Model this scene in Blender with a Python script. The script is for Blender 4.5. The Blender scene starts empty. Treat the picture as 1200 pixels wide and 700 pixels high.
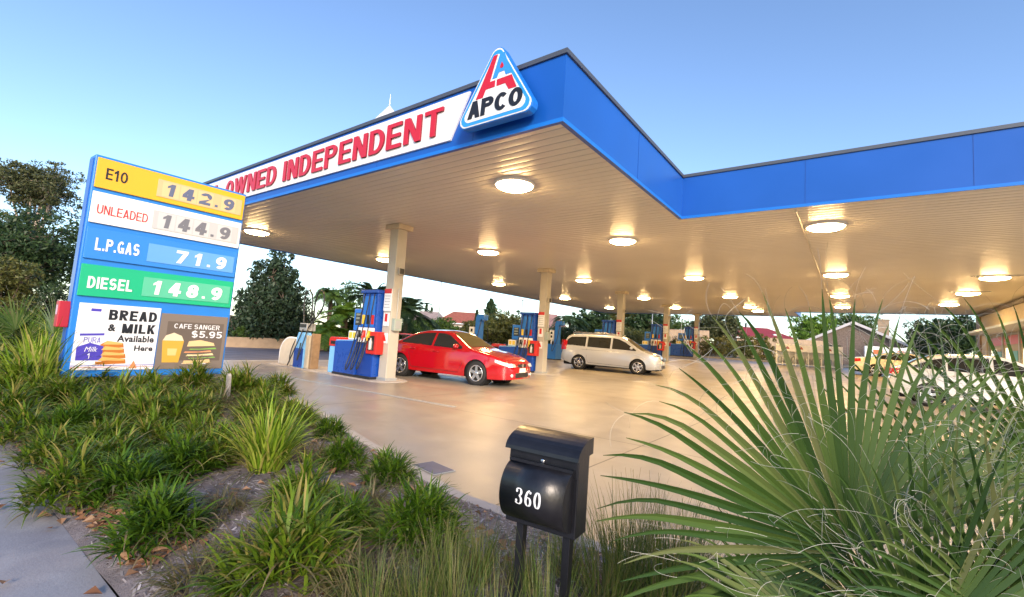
import bpy, math, random
from mathutils import Vector, Matrix
R = math.radians
rnd = random.Random(7)
sc = bpy.context.scene
COL = sc.collection

# ---------------------------------------------------------------- camera, sky, sun, exposure
CAM_H = 1.3973
YAW, PITCH, ROLL = R(-36.715), R(4.913), R(3.677)
cf = Vector((math.sin(YAW)*math.cos(PITCH), math.cos(YAW)*math.cos(PITCH), math.sin(PITCH)))
_r = Vector((math.cos(YAW), -math.sin(YAW), 0)); _u = _r.cross(cf)
cr = _r*math.cos(ROLL) + _u*math.sin(ROLL)
cu = _u*math.cos(ROLL) - _r*math.sin(ROLL)
cam_data = bpy.data.cameras.new('camera')
cam = bpy.data.objects.new('camera', cam_data); COL.objects.link(cam)
m = Matrix.Identity(4)
for i in range(3):
    m[i][0], m[i][1], m[i][2] = cr[i], cu[i], -cf[i]
m[2][3] = CAM_H
cam.matrix_world = m
cam_data.sensor_width = 36; cam_data.sensor_fit = 'HORIZONTAL'
cam_data.lens = 539.27/1200*36
cam_data.clip_start = 0.05; cam_data.clip_end = 3000
sc.camera = cam

SUN_AZ, SUN_EL = 130.0, 22.0          # compass-style: from +Y towards +X
world = bpy.data.worlds.new('World'); sc.world = world; world.use_nodes = True
wn = world.node_tree.nodes; wl = world.node_tree.links
wn.clear()
wo = wn.new('ShaderNodeOutputWorld'); bg = wn.new('ShaderNodeBackground')
sky = wn.new('ShaderNodeTexSky'); sky.sky_type = 'NISHITA'; sky.sun_disc = False
sky.sun_elevation = R(SUN_EL); sky.sun_rotation = R(SUN_AZ)
sky.air_density = 1.0; sky.dust_density = 0.6; sky.ozone_density = 2.5
hs = wn.new('ShaderNodeHueSaturation'); hs.inputs['Hue'].default_value = .505; hs.inputs['Saturation'].default_value = 1.04
wl.new(sky.outputs[0], hs.inputs['Color']); wl.new(hs.outputs[0], bg.inputs[0]); wl.new(bg.outputs[0], wo.inputs[0])
bg.inputs[1].default_value = 0.15
sd = bpy.data.lights.new('sun', 'SUN'); sd.energy = 2.2; sd.angle = R(14); sd.color = (1.0, .82, .66)
sun = bpy.data.objects.new('sun', sd); COL.objects.link(sun)
sdir = Vector((math.sin(R(SUN_AZ))*math.cos(R(SUN_EL)), math.cos(R(SUN_AZ))*math.cos(R(SUN_EL)), math.sin(R(SUN_EL))))
sun.rotation_euler = (-sdir).to_track_quat('-Z', 'Y').to_euler()
sc.view_settings.view_transform = 'Standard'; sc.view_settings.look = 'None'
sc.view_settings.gamma = 1; sc.view_settings.use_curve_mapping = False
sc.view_settings.exposure = 1.05
LAMP = 68.0
sc.cycles.use_denoising = True
sc.cycles.max_bounces = 6; sc.cycles.diffuse_bounces = 3; sc.cycles.glossy_bounces = 3
sc.cycles.transparent_max_bounces = 8
sc.cycles.sample_clamp_indirect = 6.0

# ---------------------------------------------------------------- helpers
def at(px, py, d):
    """a point seen at photo pixel (px,py) at forward distance d (metres)"""
    return Vector((0, 0, CAM_H)) + d*(cf + cr*((px-600)/539.27) - cu*((py-350)/539.27))

def gz(x, y):
    if y < 14: return 0.0
    if y < 20:
        t = (y-14)/6; return .033*3*t*t
    return .033*(min(y, 44)-17)

class MB:
    def __init__(s): s.v = []; s.f = []; s.m = []
    def face(s, pts, mi=0):
        n = len(s.v); s.v += [tuple(p) for p in pts]; s.f.append(tuple(range(n, n+len(pts)))); s.m.append(mi)
    def box(s, c, d, rz=0, mi=0, M=None):
        n = len(s.v); hx, hy, hz = d[0]/2, d[1]/2, d[2]/2
        cs, sn = math.cos(rz), math.sin(rz)
        for z in (-hz, hz):
            for x, y in ((-hx, -hy), (hx, -hy), (hx, hy), (-hx, hy)):
                p = Vector((c[0]+x*cs-y*sn, c[1]+x*sn+y*cs, c[2]+z))
                s.v.append(tuple(M @ p if M else p))
        for f in ((0, 3, 2, 1), (4, 5, 6, 7), (0, 1, 5, 4), (1, 2, 6, 5), (2, 3, 7, 6), (3, 0, 4, 7)):
            s.f.append(tuple(n+i for i in f)); s.m.append(mi)
        return s
    def bb(s, x0, x1, y0, y1, z0, z1, mi=0):
        return s.box(((x0+x1)/2, (y0+y1)/2, (z0+z1)/2), (x1-x0, y1-y0, z1-z0), 0, mi)
    def prism(s, poly, o, ax, ay, an, t, mi=0):
        """extrude 2-D polygon (counter-clockwise) from o along an by t"""
        o, ax, ay, an = Vector(o), Vector(ax), Vector(ay), Vector(an)
        n = len(s.v); k = len(poly)
        for h in (0, t):
            for a, b in poly: s.v.append(tuple(o+ax*a+ay*b+an*h))
        s.f.append(tuple(n+k+i for i in range(k))); s.m.append(mi)
        s.f.append(tuple(n+k-1-i for i in range(k))); s.m.append(mi)
        for i in range(k):
            j = (i+1) % k; s.f.append((n+i, n+j, n+k+j, n+k+i)); s.m.append(mi)
        return s
    def tube(s, path, r, n=6, mi=0, caps=True):
        path = [Vector(p) for p in path]; k = len(path)
        rr = r if isinstance(r, (list, tuple)) else [r]*k
        base = len(s.v); up = None
        for i, p in enumerate(path):
            d = (path[min(i+1, k-1)]-path[max(i-1, 0)])
            d = d.normalized() if d.length > 1e-9 else Vector((0, 0, 1))
            if up is None:
                up = d.orthogonal().normalized()
            up = (up-d*up.dot(d)); up = up.normalized() if up.length > 1e-6 else d.orthogonal().normalized()
            b = d.cross(up)
            for j in range(n):
                a = 2*math.pi*j/n
                s.v.append(tuple(p+(up*math.cos(a)+b*math.sin(a))*rr[i]))
        for i in range(k-1):
            for j in range(n):
                a = base+i*n+j; b2 = base+i*n+(j+1) % n
                s.f.append((a, b2, b2+n, a+n)); s.m.append(mi)
        if caps and n > 2:
            s.f.append(tuple(base+n-1-j for j in range(n))); s.m.append(mi)
            s.f.append(tuple(base+(k-1)*n+j for j in range(n))); s.m.append(mi)
        return s
    def lathe(s, prof, o, ax, n=24, mi=0, caps=True):
        """prof: (radius, height along ax)"""
        o, ax = Vector(o), Vector(ax).normalized(); u = ax.orthogonal().normalized(); w = ax.cross(u)
        base = len(s.v); k = len(prof)
        for r, h in prof:
            for j in range(n):
                a = 2*math.pi*j/n; s.v.append(tuple(o+ax*h+(u*math.cos(a)+w*math.sin(a))*r))
        for i in range(k-1):
            for j in range(n):
                a = base+i*n+j; b = base+i*n+(j+1) % n
                s.f.append((a, b, b+n, a+n)); s.m.append(mi)
        if caps:
            s.f.append(tuple(base+n-1-j for j in range(n))); s.m.append(mi)
            s.f.append(tuple(base+(k-1)*n+j for j in range(n))); s.m.append(mi)
        return s
    def grid(s, P, mi=0):
        """P: rows of points"""
        base = len(s.v); nr, nc = len(P), len(P[0])
        for row in P: s.v += [tuple(p) for p in row]
        for i in range(nr-1):
            for j in range(nc-1):
                a = base+i*nc+j; s.f.append((a, a+1, a+nc+1, a+nc)); s.m.append(mi)
        return s
    def mesh(s, name, mats, smooth=False):
        me = bpy.data.meshes.new(name); me.from_pydata(s.v, [], s.f)
        if not isinstance(mats, (list, tuple)): mats = [mats]
        for q in mats: me.materials.append(q)
        if len(mats) > 1: me.polygons.foreach_set('material_index', s.m)
        if smooth: me.polygons.foreach_set('use_smooth', [True]*len(me.polygons))
        me.update(); return me
    def obj(s, name, mats, parent=None, smooth=False, bev=0, recalc=False):
        me = s.mesh(name, mats, smooth)
        if recalc:
            import bmesh
            b = bmesh.new(); b.from_mesh(me); bmesh.ops.remove_doubles(b, verts=b.verts, dist=1e-5)
            bmesh.ops.recalc_face_normals(b, faces=b.faces); b.to_mesh(me); b.free()
        return link(name, me, parent, bev, smooth)

def link(name, me, parent=None, bev=0, smooth=False):
    o = bpy.data.objects.new(name, me); COL.objects.link(o)
    if parent: o.parent = parent
    if bev:
        b = o.modifiers.new('bevel', 'BEVEL'); b.width = bev; b.segments = 2; b.limit_method = 'ANGLE'; b.angle_limit = R(35)
        b.harden_normals = False
    return o

def tag(o, label, cat, group=None):
    o['label'] = label; o['category'] = cat
    if group: o['group'] = group
    return o
def thing(name, label, cat, loc=(0, 0, 0), rz=0, group=None):
    o = bpy.data.objects.new(name, None); COL.objects.link(o); o.location = loc; o.rotation_euler = (0, 0, rz)
    o.empty_display_size = .2
    return tag(o, label, cat, group)
def struct(o, kind='structure'):
    o['kind'] = kind; return o
def dup(root, loc, rz=None, label=None, scale=None):
    r = root.copy(); COL.objects.link(r); r.location = loc
    if rz is not None: r.rotation_euler = (0, 0, rz)
    if label: r['label'] = label
    if scale: r.scale = (scale,)*3
    kids = {}
    for o in list(bpy.data.objects):
        if o.parent: kids.setdefault(o.parent.name, []).append(o)
    def rec(src, dst):
        for ch in kids.get(src.name, []):
            c = ch.copy(); COL.objects.link(c); c.parent = dst; rec(ch, c)
    rec(root, r)
    return r

# ---------------------------------------------------------------- materials
def mat(name, col, rough=.5, metal=0., var=.0, vscale=6., bump=0., bscale=60., coat=0., emit=0., spec=.5, rvar=0., trans=0.):
    m = bpy.data.materials.new(name); m.use_nodes = True
    nt = m.node_tree; N = nt.nodes; L = nt.links; b = N['Principled BSDF']
    b.inputs['Base Color'].default_value = (*col, 1); b.inputs['Roughness'].default_value = rough
    b.inputs['Metallic'].default_value = metal; b.inputs['Coat Weight'].default_value = coat
    b.inputs['Specular IOR Level'].default_value = spec
    b.inputs['Coat Roughness'].default_value = .04
    tc = N.new('ShaderNodeTexCoord')
    if var or rvar:
        nz = N.new('ShaderNodeTexNoise'); nz.inputs['Scale'].default_value = vscale; nz.inputs['Detail'].default_value = 6
        L.new(tc.outputs['Object'], nz.inputs['Vector'])
        if var:
            cr_ = N.new('ShaderNodeValToRGB')
            cr_.color_ramp.elements[0].position = .3; cr_.color_ramp.elements[1].position = .7
            cr_.color_ramp.elements[0].color = (*[c*(1-var) for c in col], 1)
            cr_.color_ramp.elements[1].color = (*[min(1, c*(1+var)) for c in col], 1)
            L.new(nz.outputs['Fac'], cr_.inputs[0]); L.new(cr_.outputs[0], b.inputs['Base Color'])
        if rvar:
            mr = N.new('ShaderNodeMapRange'); mr.inputs[1].default_value = .3; mr.inputs[2].default_value = .7
            mr.inputs[3].default_value = max(.02, rough-rvar); mr.inputs[4].default_value = rough+rvar
            L.new(nz.outputs['Fac'], mr.inputs[0]); L.new(mr.outputs[0], b.inputs['Roughness'])
    if bump:
        n2 = N.new('ShaderNodeTexNoise'); n2.inputs['Scale'].default_value = bscale; n2.inputs['Detail'].default_value = 5
        L.new(tc.outputs['Object'], n2.inputs['Vector'])
        bp = N.new('ShaderNodeBump'); bp.inputs['Strength'].default_value = bump; bp.inputs['Distance'].default_value = .02
        L.new(n2.outputs['Fac'], bp.inputs['Height']); L.new(bp.outputs[0], b.inputs['Normal'])
    if emit:
        b.inputs['Emission Color'].default_value = (*col, 1); b.inputs['Emission Strength'].default_value = emit
    return m

def leaf_mat(name, cols, rough=.45, transl=.25, spec=.4, along=None):
    """colour varies from leaf to leaf (one island = one leaf)"""
    m = bpy.data.materials.new(name); m.use_nodes = True
    nt = m.node_tree; N = nt.nodes; L = nt.links; b = N['Principled BSDF']
    g = N.new('ShaderNodeNewGeometry'); r = N.new('ShaderNodeValToRGB')
    el = r.color_ramp.elements
    while len(el) < len(cols): el.new(.5)
    for i, c in enumerate(cols):
        el[i].position = i/(len(cols)-1); el[i].color = (*c, 1)
    L.new(g.outputs['Random Per Island'], r.inputs[0])
    L.new(r.outputs[0], b.inputs['Base Color'])
    b.inputs['Roughness'].default_value = rough; b.inputs['Specular IOR Level'].default_value = spec
    if transl:
        t = N.new('ShaderNodeBsdfTranslucent'); mx = N.new('ShaderNodeMixShader'); mx.inputs[0].default_value = transl
        hs = N.new('ShaderNodeHueSaturation'); hs.inputs['Value'].default_value = 1.3; hs.inputs['Hue'].default_value = .48
        L.new(r.outputs[0], hs.inputs['Color']); L.new(hs.outputs[0], t.inputs[0])
        L.new(b.outputs[0], mx.inputs[1]); L.new(t.outputs[0], mx.inputs[2])
        L.new(mx.outputs[0], N['Material Output'].inputs[0])
    return m

FONT_CACHE = {}
def text_mesh(txt, bold=.0, shear=0., ext=.004, width=None, height=1., space=1.0, name='lettering'):
    """text as a mesh lying in XY, left-bottom at origin, cap height = height, stretched to width"""
    c = bpy.data.curves.new('t', 'FONT'); c.body = txt; c.size = 1; c.offset = bold; c.shear = shear
    c.extrude = .02; c.space_character = space; c.resolution_u = 3
    o = bpy.data.objects.new('t', c); COL.objects.link(o)
    bpy.context.view_layer.update()
    dg = bpy.context.evaluated_depsgraph_get()
    me = bpy.data.meshes.new_from_object(o.evaluated_get(dg))
    bpy.data.objects.remove(o); bpy.data.curves.remove(c)
    xs = [v.co.x for v in me.vertices]; ys = [v.co.y for v in me.vertices]
    x0, x1, y0, y1 = min(xs), max(xs), min(ys), max(ys)
    sy = height/(y1-y0); sx = (width/(x1-x0)) if width else sy
    for v in me.vertices:
        v.co = ((v.co.x-x0)*sx, (v.co.y-y0)*sy, ext*(.5+v.co.z/.04))
    me.name = name
    return me
def text(name, txt, mt, parent, o, ax, ay, **k):
    me = text_mesh(txt, name=name, **k); me.materials.clear(); me.materials.append(mt)
    ax, ay = Vector(ax), Vector(ay); an = ax.cross(ay); o = Vector(o)
    for v in me.vertices: v.co = o+ax*v.co.x+ay*v.co.y+an*v.co.z
    return link(name, me, parent)

# a plain heavy grotesque, drawn glyph by glyph (cap height 1)
def glyph(ch, W, t, s):
    P = []
    def rc(x0, y0, x1, y1): P.append([(x0, y0), (x1, y0), (x1, y1), (x0, y1)])
    def qd(*p): P.append(list(p))
    def arc(cx, cy, rx, ry, a0, a1, n=20):
        for i in range(n):
            a, c = R(a0+(a1-a0)*i/n), R(a0+(a1-a0)*(i+1)/n)
            q = [(cx+rx*math.cos(a), cy+ry*math.sin(a)), (cx+rx*math.cos(c), cy+ry*math.sin(c)), (cx+(rx-t)*math.cos(c), cy+(ry-s)*math.sin(c)), (cx+(rx-t)*math.cos(a), cy+(ry-s)*math.sin(a))]
            P.append(q if a1 > a0 else q[::-1])
    m = W/2
    if ch in 'LEFDPBRNUKMHI1' and ch != '1' and ch != 'U': rc(0, 0, t, 1)
    if ch == 'L': rc(t, 0, W, s)
    if ch in 'EF':
        rc(t, 1-s, W, 1); rc(t, .5-s*.45, W*.93, .5+s*.45)
        if ch == 'E': rc(t, 0, W, s)
    if ch == 'T': rc(0, 1-s, W, 1); rc(m-t/2, 0, m+t/2, 1-s)
    if ch in 'NMH': rc(W-t, 0, W, 1)
    if ch == 'H': rc(t, .5-s/2, W-t, .5+s/2)
    if ch == 'N': qd((W-t*1.15, 0), (W, 0), (t*1.15, 1), (0, 1))
    if ch == 'M': qd((m-t*.55, 0), (m+t*.55, 0), (t*1.1, 1), (0, 1)); qd((m-t*.55, 0), (m+t*.55, 0), (W, 1), (W-t*1.1, 1))
    if ch == 'W':
        k = t*.95; q = W*.28
        qd((q-k/2, 0), (q+k/2, 0), (k, 1), (0, 1)); qd((q-k/2, 0), (q+k/2, 0), (m+k/2, 1), (m-k/2, 1))
        qd((W-q-k/2, 0), (W-q+k/2, 0), (m+k/2, 1), (m-k/2, 1)); qd((W-q-k/2, 0), (W-q+k/2, 0), (W, 1), (W-k, 1))
    if ch == 'A': qd((0, 0), (t*1.05, 0), (m+t*.55, 1), (m-t*.55, 1)); qd((W-t*1.05, 0), (W, 0), (m+t*.55, 1), (m-t*.55, 1)); rc(W*.22, .22, W*.78, .22+s*.9)
    if ch == 'D': xm = W*.45; rc(t, 0, xm, s); rc(t, 1-s, xm, 1); arc(xm, .5, W-xm, .5, -90, 90)
    if ch in 'PBR':
        xm = W*.58; rc(t, 1-s, xm, 1); rc(t, .44, xm, .44+s); arc(xm, .72, W*.96-xm, .28, -90, 90, 14)
        if ch == 'B': rc(t, 0, xm, s); arc(xm, .30, W-xm, .30, -90, 90, 14)
        if ch == 'R': qd((W-t*1.1, 0), (W, 0), (W*.62, .46), (W*.62-t, .46))
    if ch == 'K': qd((W-t*1.2, 0), (W, 0), (t*1.6, .62), (t, .42)); qd((t, .34), (t, .58), (W-t*1.2, 1), (W, 1))
    if ch in 'O0': arc(m, .5, m, .5, 0, 360, 36)
    if ch in 'CG': arc(m, .5, m, .5, 42, 318 if ch == 'C' else 340, 30)
    if ch == 'G': rc(m, .34, W, .34+s*.8); rc(W-t*.9, 0.02, W, .34)
    if ch == 'U': rc(0, .4, t, 1); rc(W-t, .4, W, 1); arc(m, .42, m, .42, 180, 360, 18)
    if ch in 'S5$8': 
        e = .27+s*.25
        if ch == '8': arc(m, 1-e, m*.92, e, 0, 360, 26); arc(m, e, m, e, 0, 360, 26)
        elif ch == '5': rc(W*.12, 1-s, W*.95, 1); rc(W*.12, .45, W*.12+t*.9, 1-s); arc(m*.95, .33, W-m*.95, .33, 140, -150)
        else: arc(m, 1-e, m*.95, e, 30, 270); arc(m, e, m, e, 90, -150)
    if ch == '$': rc(m-t*.22, -.08, m+t*.22, 1.08)
    if ch == '1': rc(W*.62-t/2, 0, W*.62+t/2, 1); qd((W*.62-t/2, .72), (W*.62-t/2, .95), (0, .80), (0, .64))
    if ch == '2': arc(m, .70, m, .30, 170, -35, 18); qd((0, s), (t*1.4, s), (W*.98, .60), (W*.74, .50)); rc(0, 0, W, s)
    if ch == '4': rc(W*.80-t, 0, W*.80, 1); rc(0, .22, W, .22+s); qd((0, .22+s), (t*.95, .22+s), (W*.80-t*.1, 1), (W*.80-t*1.1, 1))
    if ch == '7': rc(0, 1-s, W, 1); qd((W*.18, 0), (W*.18+t*1.1, 0), (W, 1-s), (W-t*1.1, 1-s))
    if ch == '9': arc(m, .67, m, .33, 0, 360, 28); arc(m, .5, m, .5, 5, -130, 22)
    if ch == '6': arc(m, .33, m, .33, 0, 360, 28); arc(m, .5, m, .5, 185, 50, 22)
    if ch == '.': rc(0, 0, t, s*1.1)
    return P
GW = {'I': None, '.': None, 'W': 1.5, 'M': 1.25, 'L': .88, 'E': .92, 'F': .88, '1': .72, 'T': 1.0}
def sign_text(name, txt, mt, parent, o, ax, ay, width, height, t=.20, s=.17, ext=.006, shear=0., gap=.13, w0=.70):
    """heavy capitals and digits, filling width x height from o"""
    ax, ay = Vector(ax), Vector(ay); an = ax.cross(ay); o = Vector(o); x = 0; out = []
    for ch in txt:
        if ch == ' ': x += .35; continue
        W = t if ch in 'I.' else w0*GW.get(ch, 1.0)
        out.append((x, glyph(ch, W, t, s))); x += W+gap
    sx, sy = width/(x-gap+shear), height; b = MB(); q = 0
    for x0, polys in out:
        for poly in polys:
            q += 1
            pts = [((x0+px+shear*py)*sx, py*sy) for px, py in poly]
            ar = sum(pts[i-1][0]*pts[i][1]-pts[i][0]*pts[i-1][1] for i in range(len(pts)))
            if ar < 0: pts = pts[::-1]
            b.prism(pts, o, ax, ay, an, ext+.00012*(q % 7))
    return b.obj(name, mt, parent)

M = {}
M['fascia_blue'] = mat('fascia_blue', (.008, .095, .43), .33, var=.07, vscale=.8, rvar=.05)
M['fascia_trim'] = mat('fascia_trim', (.01, .17, .62), .35)
M['capping'] = mat('capping_grey', (.10, .11, .13), .45, .4)
M['white'] = mat('white_panel', (.8, .8, .8), .4, var=.03, vscale=2)
M['white_gloss'] = mat('white_gloss', (.78, .78, .78), .25)
M['red_letter'] = mat('red_letter', (.55, .012, .03), .35)
M['red_dark'] = mat('red_letter_return', (.20, .006, .02), .5)
M['black'] = mat('black', (.012, .012, .016), .4)
M['rubber'] = mat('rubber', (.015, .015, .016), .65, bump=.1)
M['hose'] = mat('hose_rubber', (.02, .022, .024), .4)
M['column'] = mat('column_paint', (.46, .42, .35), .45, var=.05, vscale=3)
M['pump_blue'] = mat('pump_blue', (.008, .065, .36), .3, var=.05, rvar=.06)
M['pump_mid'] = mat('pump_mid_blue', (.02, .17, .62), .3, var=.04)
M['sky_blue'] = mat('sky_blue_plastic', (.20, .50, .85), .4)
M['pump_red'] = mat('pump_red', (.55, .02, .015), .35)
M['beige'] = mat('beige_panel', (.55, .46, .32), .5, var=.1, vscale=5)
M['yellow'] = mat('yellow_panel', (.80, .55, .05), .4)
M['steel'] = mat('steel', (.45, .45, .46), .3, .9, rvar=.1)
M['chrome'] = mat('chrome', (.7, .7, .72), .12, 1.)
M['grey_metal'] = mat('grey_metal', (.38, .40, .40), .45, .3)
M['greybox'] = mat('grey_green_box', (.33, .38, .33), .5)
M['concrete_kerb'] = mat('kerb_concrete', (.42, .39, .36), .8, var=.15, vscale=4, bump=.3)
M['screen'] = mat('display_dark', (.03, .035, .04), .15)
M['brick_tan'] = mat('tan_wall', (.40, .29, .19), .85, var=.15, vscale=3, bump=.2)
M['fence_brown'] = mat('brown_fence', (.13, .09, .065), .8, var=.2, vscale=5)
M['timber'] = mat('grey_timber', (.30, .27, .24), .85, var=.25, vscale=20)
M['bark'] = mat('bark', (.14, .10, .07), .85, var=.3, vscale=12, bump=.5)
M['bark_pale'] = mat('pale_bark', (.42, .33, .27), .8, var=.3, vscale=6)
M['roof_tile_red'] = mat('terracotta_roof', (.34, .10, .06), .8, var=.2, vscale=3)
M['roof_crimson'] = mat('crimson_metal_roof', (.30, .035, .035), .55, var=.1, vscale=2)
M['roof_grey'] = mat('grey_tile_roof', (.22, .18, .17), .8, var=.2, vscale=3)
M['wall_cream'] = mat('cream_render', (.55, .47, .36), .8, var=.08)
M['glass_dark'] = mat('dark_glass', (.02, .022, .022), .06, spec=.8)
# ---------------------------------------------------------------- ground surfaces
def surf_mat(name, base, dark, light, rough, rv, s1=.35, s2=3., fine=90, bump=.15, joints=None, spec=.5, stain=None):
    m = bpy.data.materials.new(name); m.use_nodes = True
    nt = m.node_tree; N = nt.nodes; L = nt.links; b = N['Principled BSDF']
    tc = N.new('ShaderNodeTexCoord')
    def noise(sc_, det=6, rough_=.6):
        n = N.new('ShaderNodeTexNoise'); n.inputs['Scale'].default_value = sc_; n.inputs['Detail'].default_value = det
        n.inputs['Roughness'].default_value = rough_; L.new(tc.outputs['Object'], n.inputs['Vector']); return n
    def mix(a, b_, f, mode='MIX'):
        x = N.new('ShaderNodeMix'); x.data_type = 'RGBA'; x.blend_type = mode
        for s, v in ((6, a), (7, b_)):
            if isinstance(v, tuple): x.inputs[s].default_value = (*v, 1)
            else: L.new(v, x.inputs[s])
        if isinstance(f, float): x.inputs[0].default_value = f
        else: L.new(f, x.inputs[0])
        return x.outputs[2]
    def ramp(src, p0, p1):
        r = N.new('ShaderNodeMapRange'); r.inputs[1].default_value = p0; r.inputs[2].default_value = p1; L.new(src, r.inputs[0]); return r.outputs[0]
    big = noise(s1); mid = noise(s2, 4, .5); fin = noise(fine, 3)
    c = mix(base, dark, ramp(big.outputs['Fac'], .42, .72))
    c = mix(c, light, ramp(mid.outputs['Fac'], .5, .85))
    f = N.new('ShaderNodeMath'); f.operation = 'MULTIPLY'; L.new(ramp(fin.outputs['Fac'], .3, .8), f.inputs[0]); f.inputs[1].default_value = .35
    c = mix(c, tuple(x*.5 for x in base), f.outputs[0])
    if stain:
        st = noise(stain[0], 4, .5)
        c = mix(c, stain[1], ramp(st.outputs['Fac'], stain[2], stain[2]+.12))
    if joints:
        mp = N.new('ShaderNodeMapping'); mp.inputs['Scale'].default_value = (.10, 1.6, 1); mp.inputs['Rotation'].default_value = (0, 0, .12); L.new(tc.outputs['Object'], mp.inputs[0])
        ns = N.new('ShaderNodeTexNoise'); ns.inputs['Scale'].default_value = 1.0; ns.inputs['Detail'].default_value = 1; L.new(mp.outputs[0], ns.inputs['Vector'])
        f3 = N.new('ShaderNodeMath'); f3.operation = 'MULTIPLY'; L.new(ramp(ns.outputs['Fac'], .46, .80), f3.inputs[0]); f3.inputs[1].default_value = .55
        c = mix(c, dark, f3.outputs[0])
    hsrc = fin.outputs['Fac']
    if joints:
        sx = N.new('ShaderNodeSeparateXYZ'); L.new(tc.outputs['Object'], sx.inputs[0])
        prev = None
        for comp, period, off, wid in joints:
            a = N.new('ShaderNodeMath'); a.operation = 'ADD'; L.new(sx.outputs[comp], a.inputs[0]); a.inputs[1].default_value = off
            w = N.new('ShaderNodeMath'); w.operation = 'PINGPONG'; L.new(a.outputs[0], w.inputs[0]); w.inputs[1].default_value = period/2
            l = N.new('ShaderNodeMath'); l.operation = 'LESS_THAN'; L.new(w.outputs[0], l.inputs[0]); l.inputs[1].default_value = wid
            if prev is None: prev = l.outputs[0]
            else:
                q = N.new('ShaderNodeMath'); q.operation = 'MAXIMUM'; L.new(prev, q.inputs[0]); L.new(l.outputs[0], q.inputs[1]); prev = q.outputs[0]
        c = mix(c, tuple(x*.25 for x in base), prev)
    L.new(c, b.inputs['Base Color'])
    mr = N.new('ShaderNodeMapRange'); mr.inputs[1].default_value = .35; mr.inputs[2].default_value = .7
    mr.inputs[3].default_value = rough-rv; mr.inputs[4].default_value = rough+rv
    rn = noise(s2*.5, 1.5, .4); L.new(rn.outputs['Fac'], mr.inputs[0]); L.new(mr.outputs[0], b.inputs['Roughness'])
    b.inputs['Specular IOR Level'].default_value = spec
    bp = N.new('ShaderNodeBump'); bp.inputs['Strength'].default_value = bump; bp.inputs['Distance'].default_value = .01
    L.new(hsrc, bp.inputs['Height']); L.new(bp.outputs[0], b.inputs['Normal'])
    return m
M['forecourt'] = surf_mat('forecourt_concrete', (.37, .33, .27), (.28, .245, .195), (.42, .38, .32), .38, .06, bump=.03, spec=.5,
                          joints=[(0, 5.2, 2.4, .011), (1, 5.2, -1.3, .011)], stain=(.22, (.25, .215, .17), .58))
M['asphalt'] = surf_mat('asphalt', (.14, .14, .175), (.10, .10, .125), (.17, .17, .20), .6, .1, fine=140, bump=.3)
M['pavement'] = surf_mat('pavement_concrete', (.33, .32, .34), (.22, .21, .24), (.40, .39, .41), .6, .1, s1=.9, s2=5, bump=.2,
                         stain=(1.6, (.20, .18, .18), .62))
M['dirt'] = surf_mat('dry_ground', (.16, .13, .09), (.10, .09, .05), (.2, .17, .11), .9, .05, bump=.4)
M['mulch'] = surf_mat('mulch_soil', (.20, .17, .175), (.10, .08, .075), (.30, .27, .28), .9, .05, s1=1.2, s2=14, fine=70, bump=1.0)

YS = [-60, -20, -8, 0, 4, 8, 11, 14, 15, 16, 17, 18, 19, 20, 24, 30, 36, 44, 60, 100, 200, 900]
def sheet(name, x0, x1, y0, y1, mt, off, nx=2):
    ys = [y0]+[y for y in YS if y0 < y < y1]+[y1]
    b = MB()
    b.grid([[(x0+(x1-x0)*j/nx, y, gz(0, y)+off) for j in range(nx+1)] for y in ys])
    return struct(b.obj(name, mt))
sheet('ground', -500, 500, -60, 900, M['dirt'], -.03)
sheet('forecourt', -17.6, 30, 2.2, 41.2, M['forecourt'], 0)
sheet('street', -26.4, -17.6, -60, 120, M['asphalt'], -.008)
sheet('pavement', -17.6, 30, -6, .8, M['pavement'], .03)
b = MB(); b.bb(-17.66, -17.5, 12, 60, -.05, .012); struct(b.obj('road_gutter', M['concrete_kerb']))
b = MB(); b.grid([[(-17.25, y, gz(0, y)+.006), (-17.05, y, gz(0, y)+.006)] for y in (4, 9, 14, 17, 20, 30, 40)])
struct(b.obj('lane_line', mat('road_paint', (.6, .6, .6), .6)))
b = MB(); b.box((-9.4, 6.52, .004), (6.4, .10, .012), R(3)); struct(b.obj('channel_drain', M['grey_metal']))
# far kerb and its planting strip
b = MB(); b.bb(-19, 30, 41.2, 41.4, .6, .95); struct(b.obj('kerb', M['concrete_kerb'], bev=.02))
b = MB(); b.bb(-26.6, -26.4, -60, 14, -.1, .12); struct(b.obj('street_kerb', M['concrete_kerb'], bev=.02))
# front garden bed: far edge line
EDGE = [(-17.6, 5.4), (-13.5, 5.3), (-9.0, 4.65), (-7.0, 4.25), (-5.0, 3.65), (-3.8, 3.3), (-2.6, 3.0), (-1.0, 2.95), (2, 3.0), (8, 3.2), (20, 3.4)]
def edge_y(x):
    for (a, ya), (c, yc) in zip(EDGE, EDGE[1:]):
        if a <= x <= c: return ya+(yc-ya)*(x-a)/(c-a)
    return EDGE[0][1] if x < EDGE[0][0] else EDGE[-1][1]
from mathutils import noise as mnoise
def bed_z(x, y):
    y1 = edge_y(x); t = max(0, min(1, (y-.8)/(y1-.8)))
    return .035+.16*math.sin(math.pi*t)**.7*1.0+.02*mnoise.noise((x*1.7, y*1.7, 0))+.008*mnoise.noise((x*9, y*9, 3))
b = MB(); xs = [-17.6+i*.12 for i in range(int(25.6/.12)+1)]
b.grid([[(x, .8+(edge_y(x)-.12-.8)*j/44, bed_z(x, .8+(edge_y(x)-.12-.8)*j/44)) for j in range(45)] for x in xs])
struct(b.obj('garden_bed', M['mulch'], smooth=True))
b = MB()
rows = []
for x, y in EDGE: rows.append([(x, y-.13, -.02), (x, y-.13, .09), (x, y-.01, .09), (x, y+.01, -.02)])
b.grid(rows); struct(b.obj('garden_kerb', M['concrete_kerb']))

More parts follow.
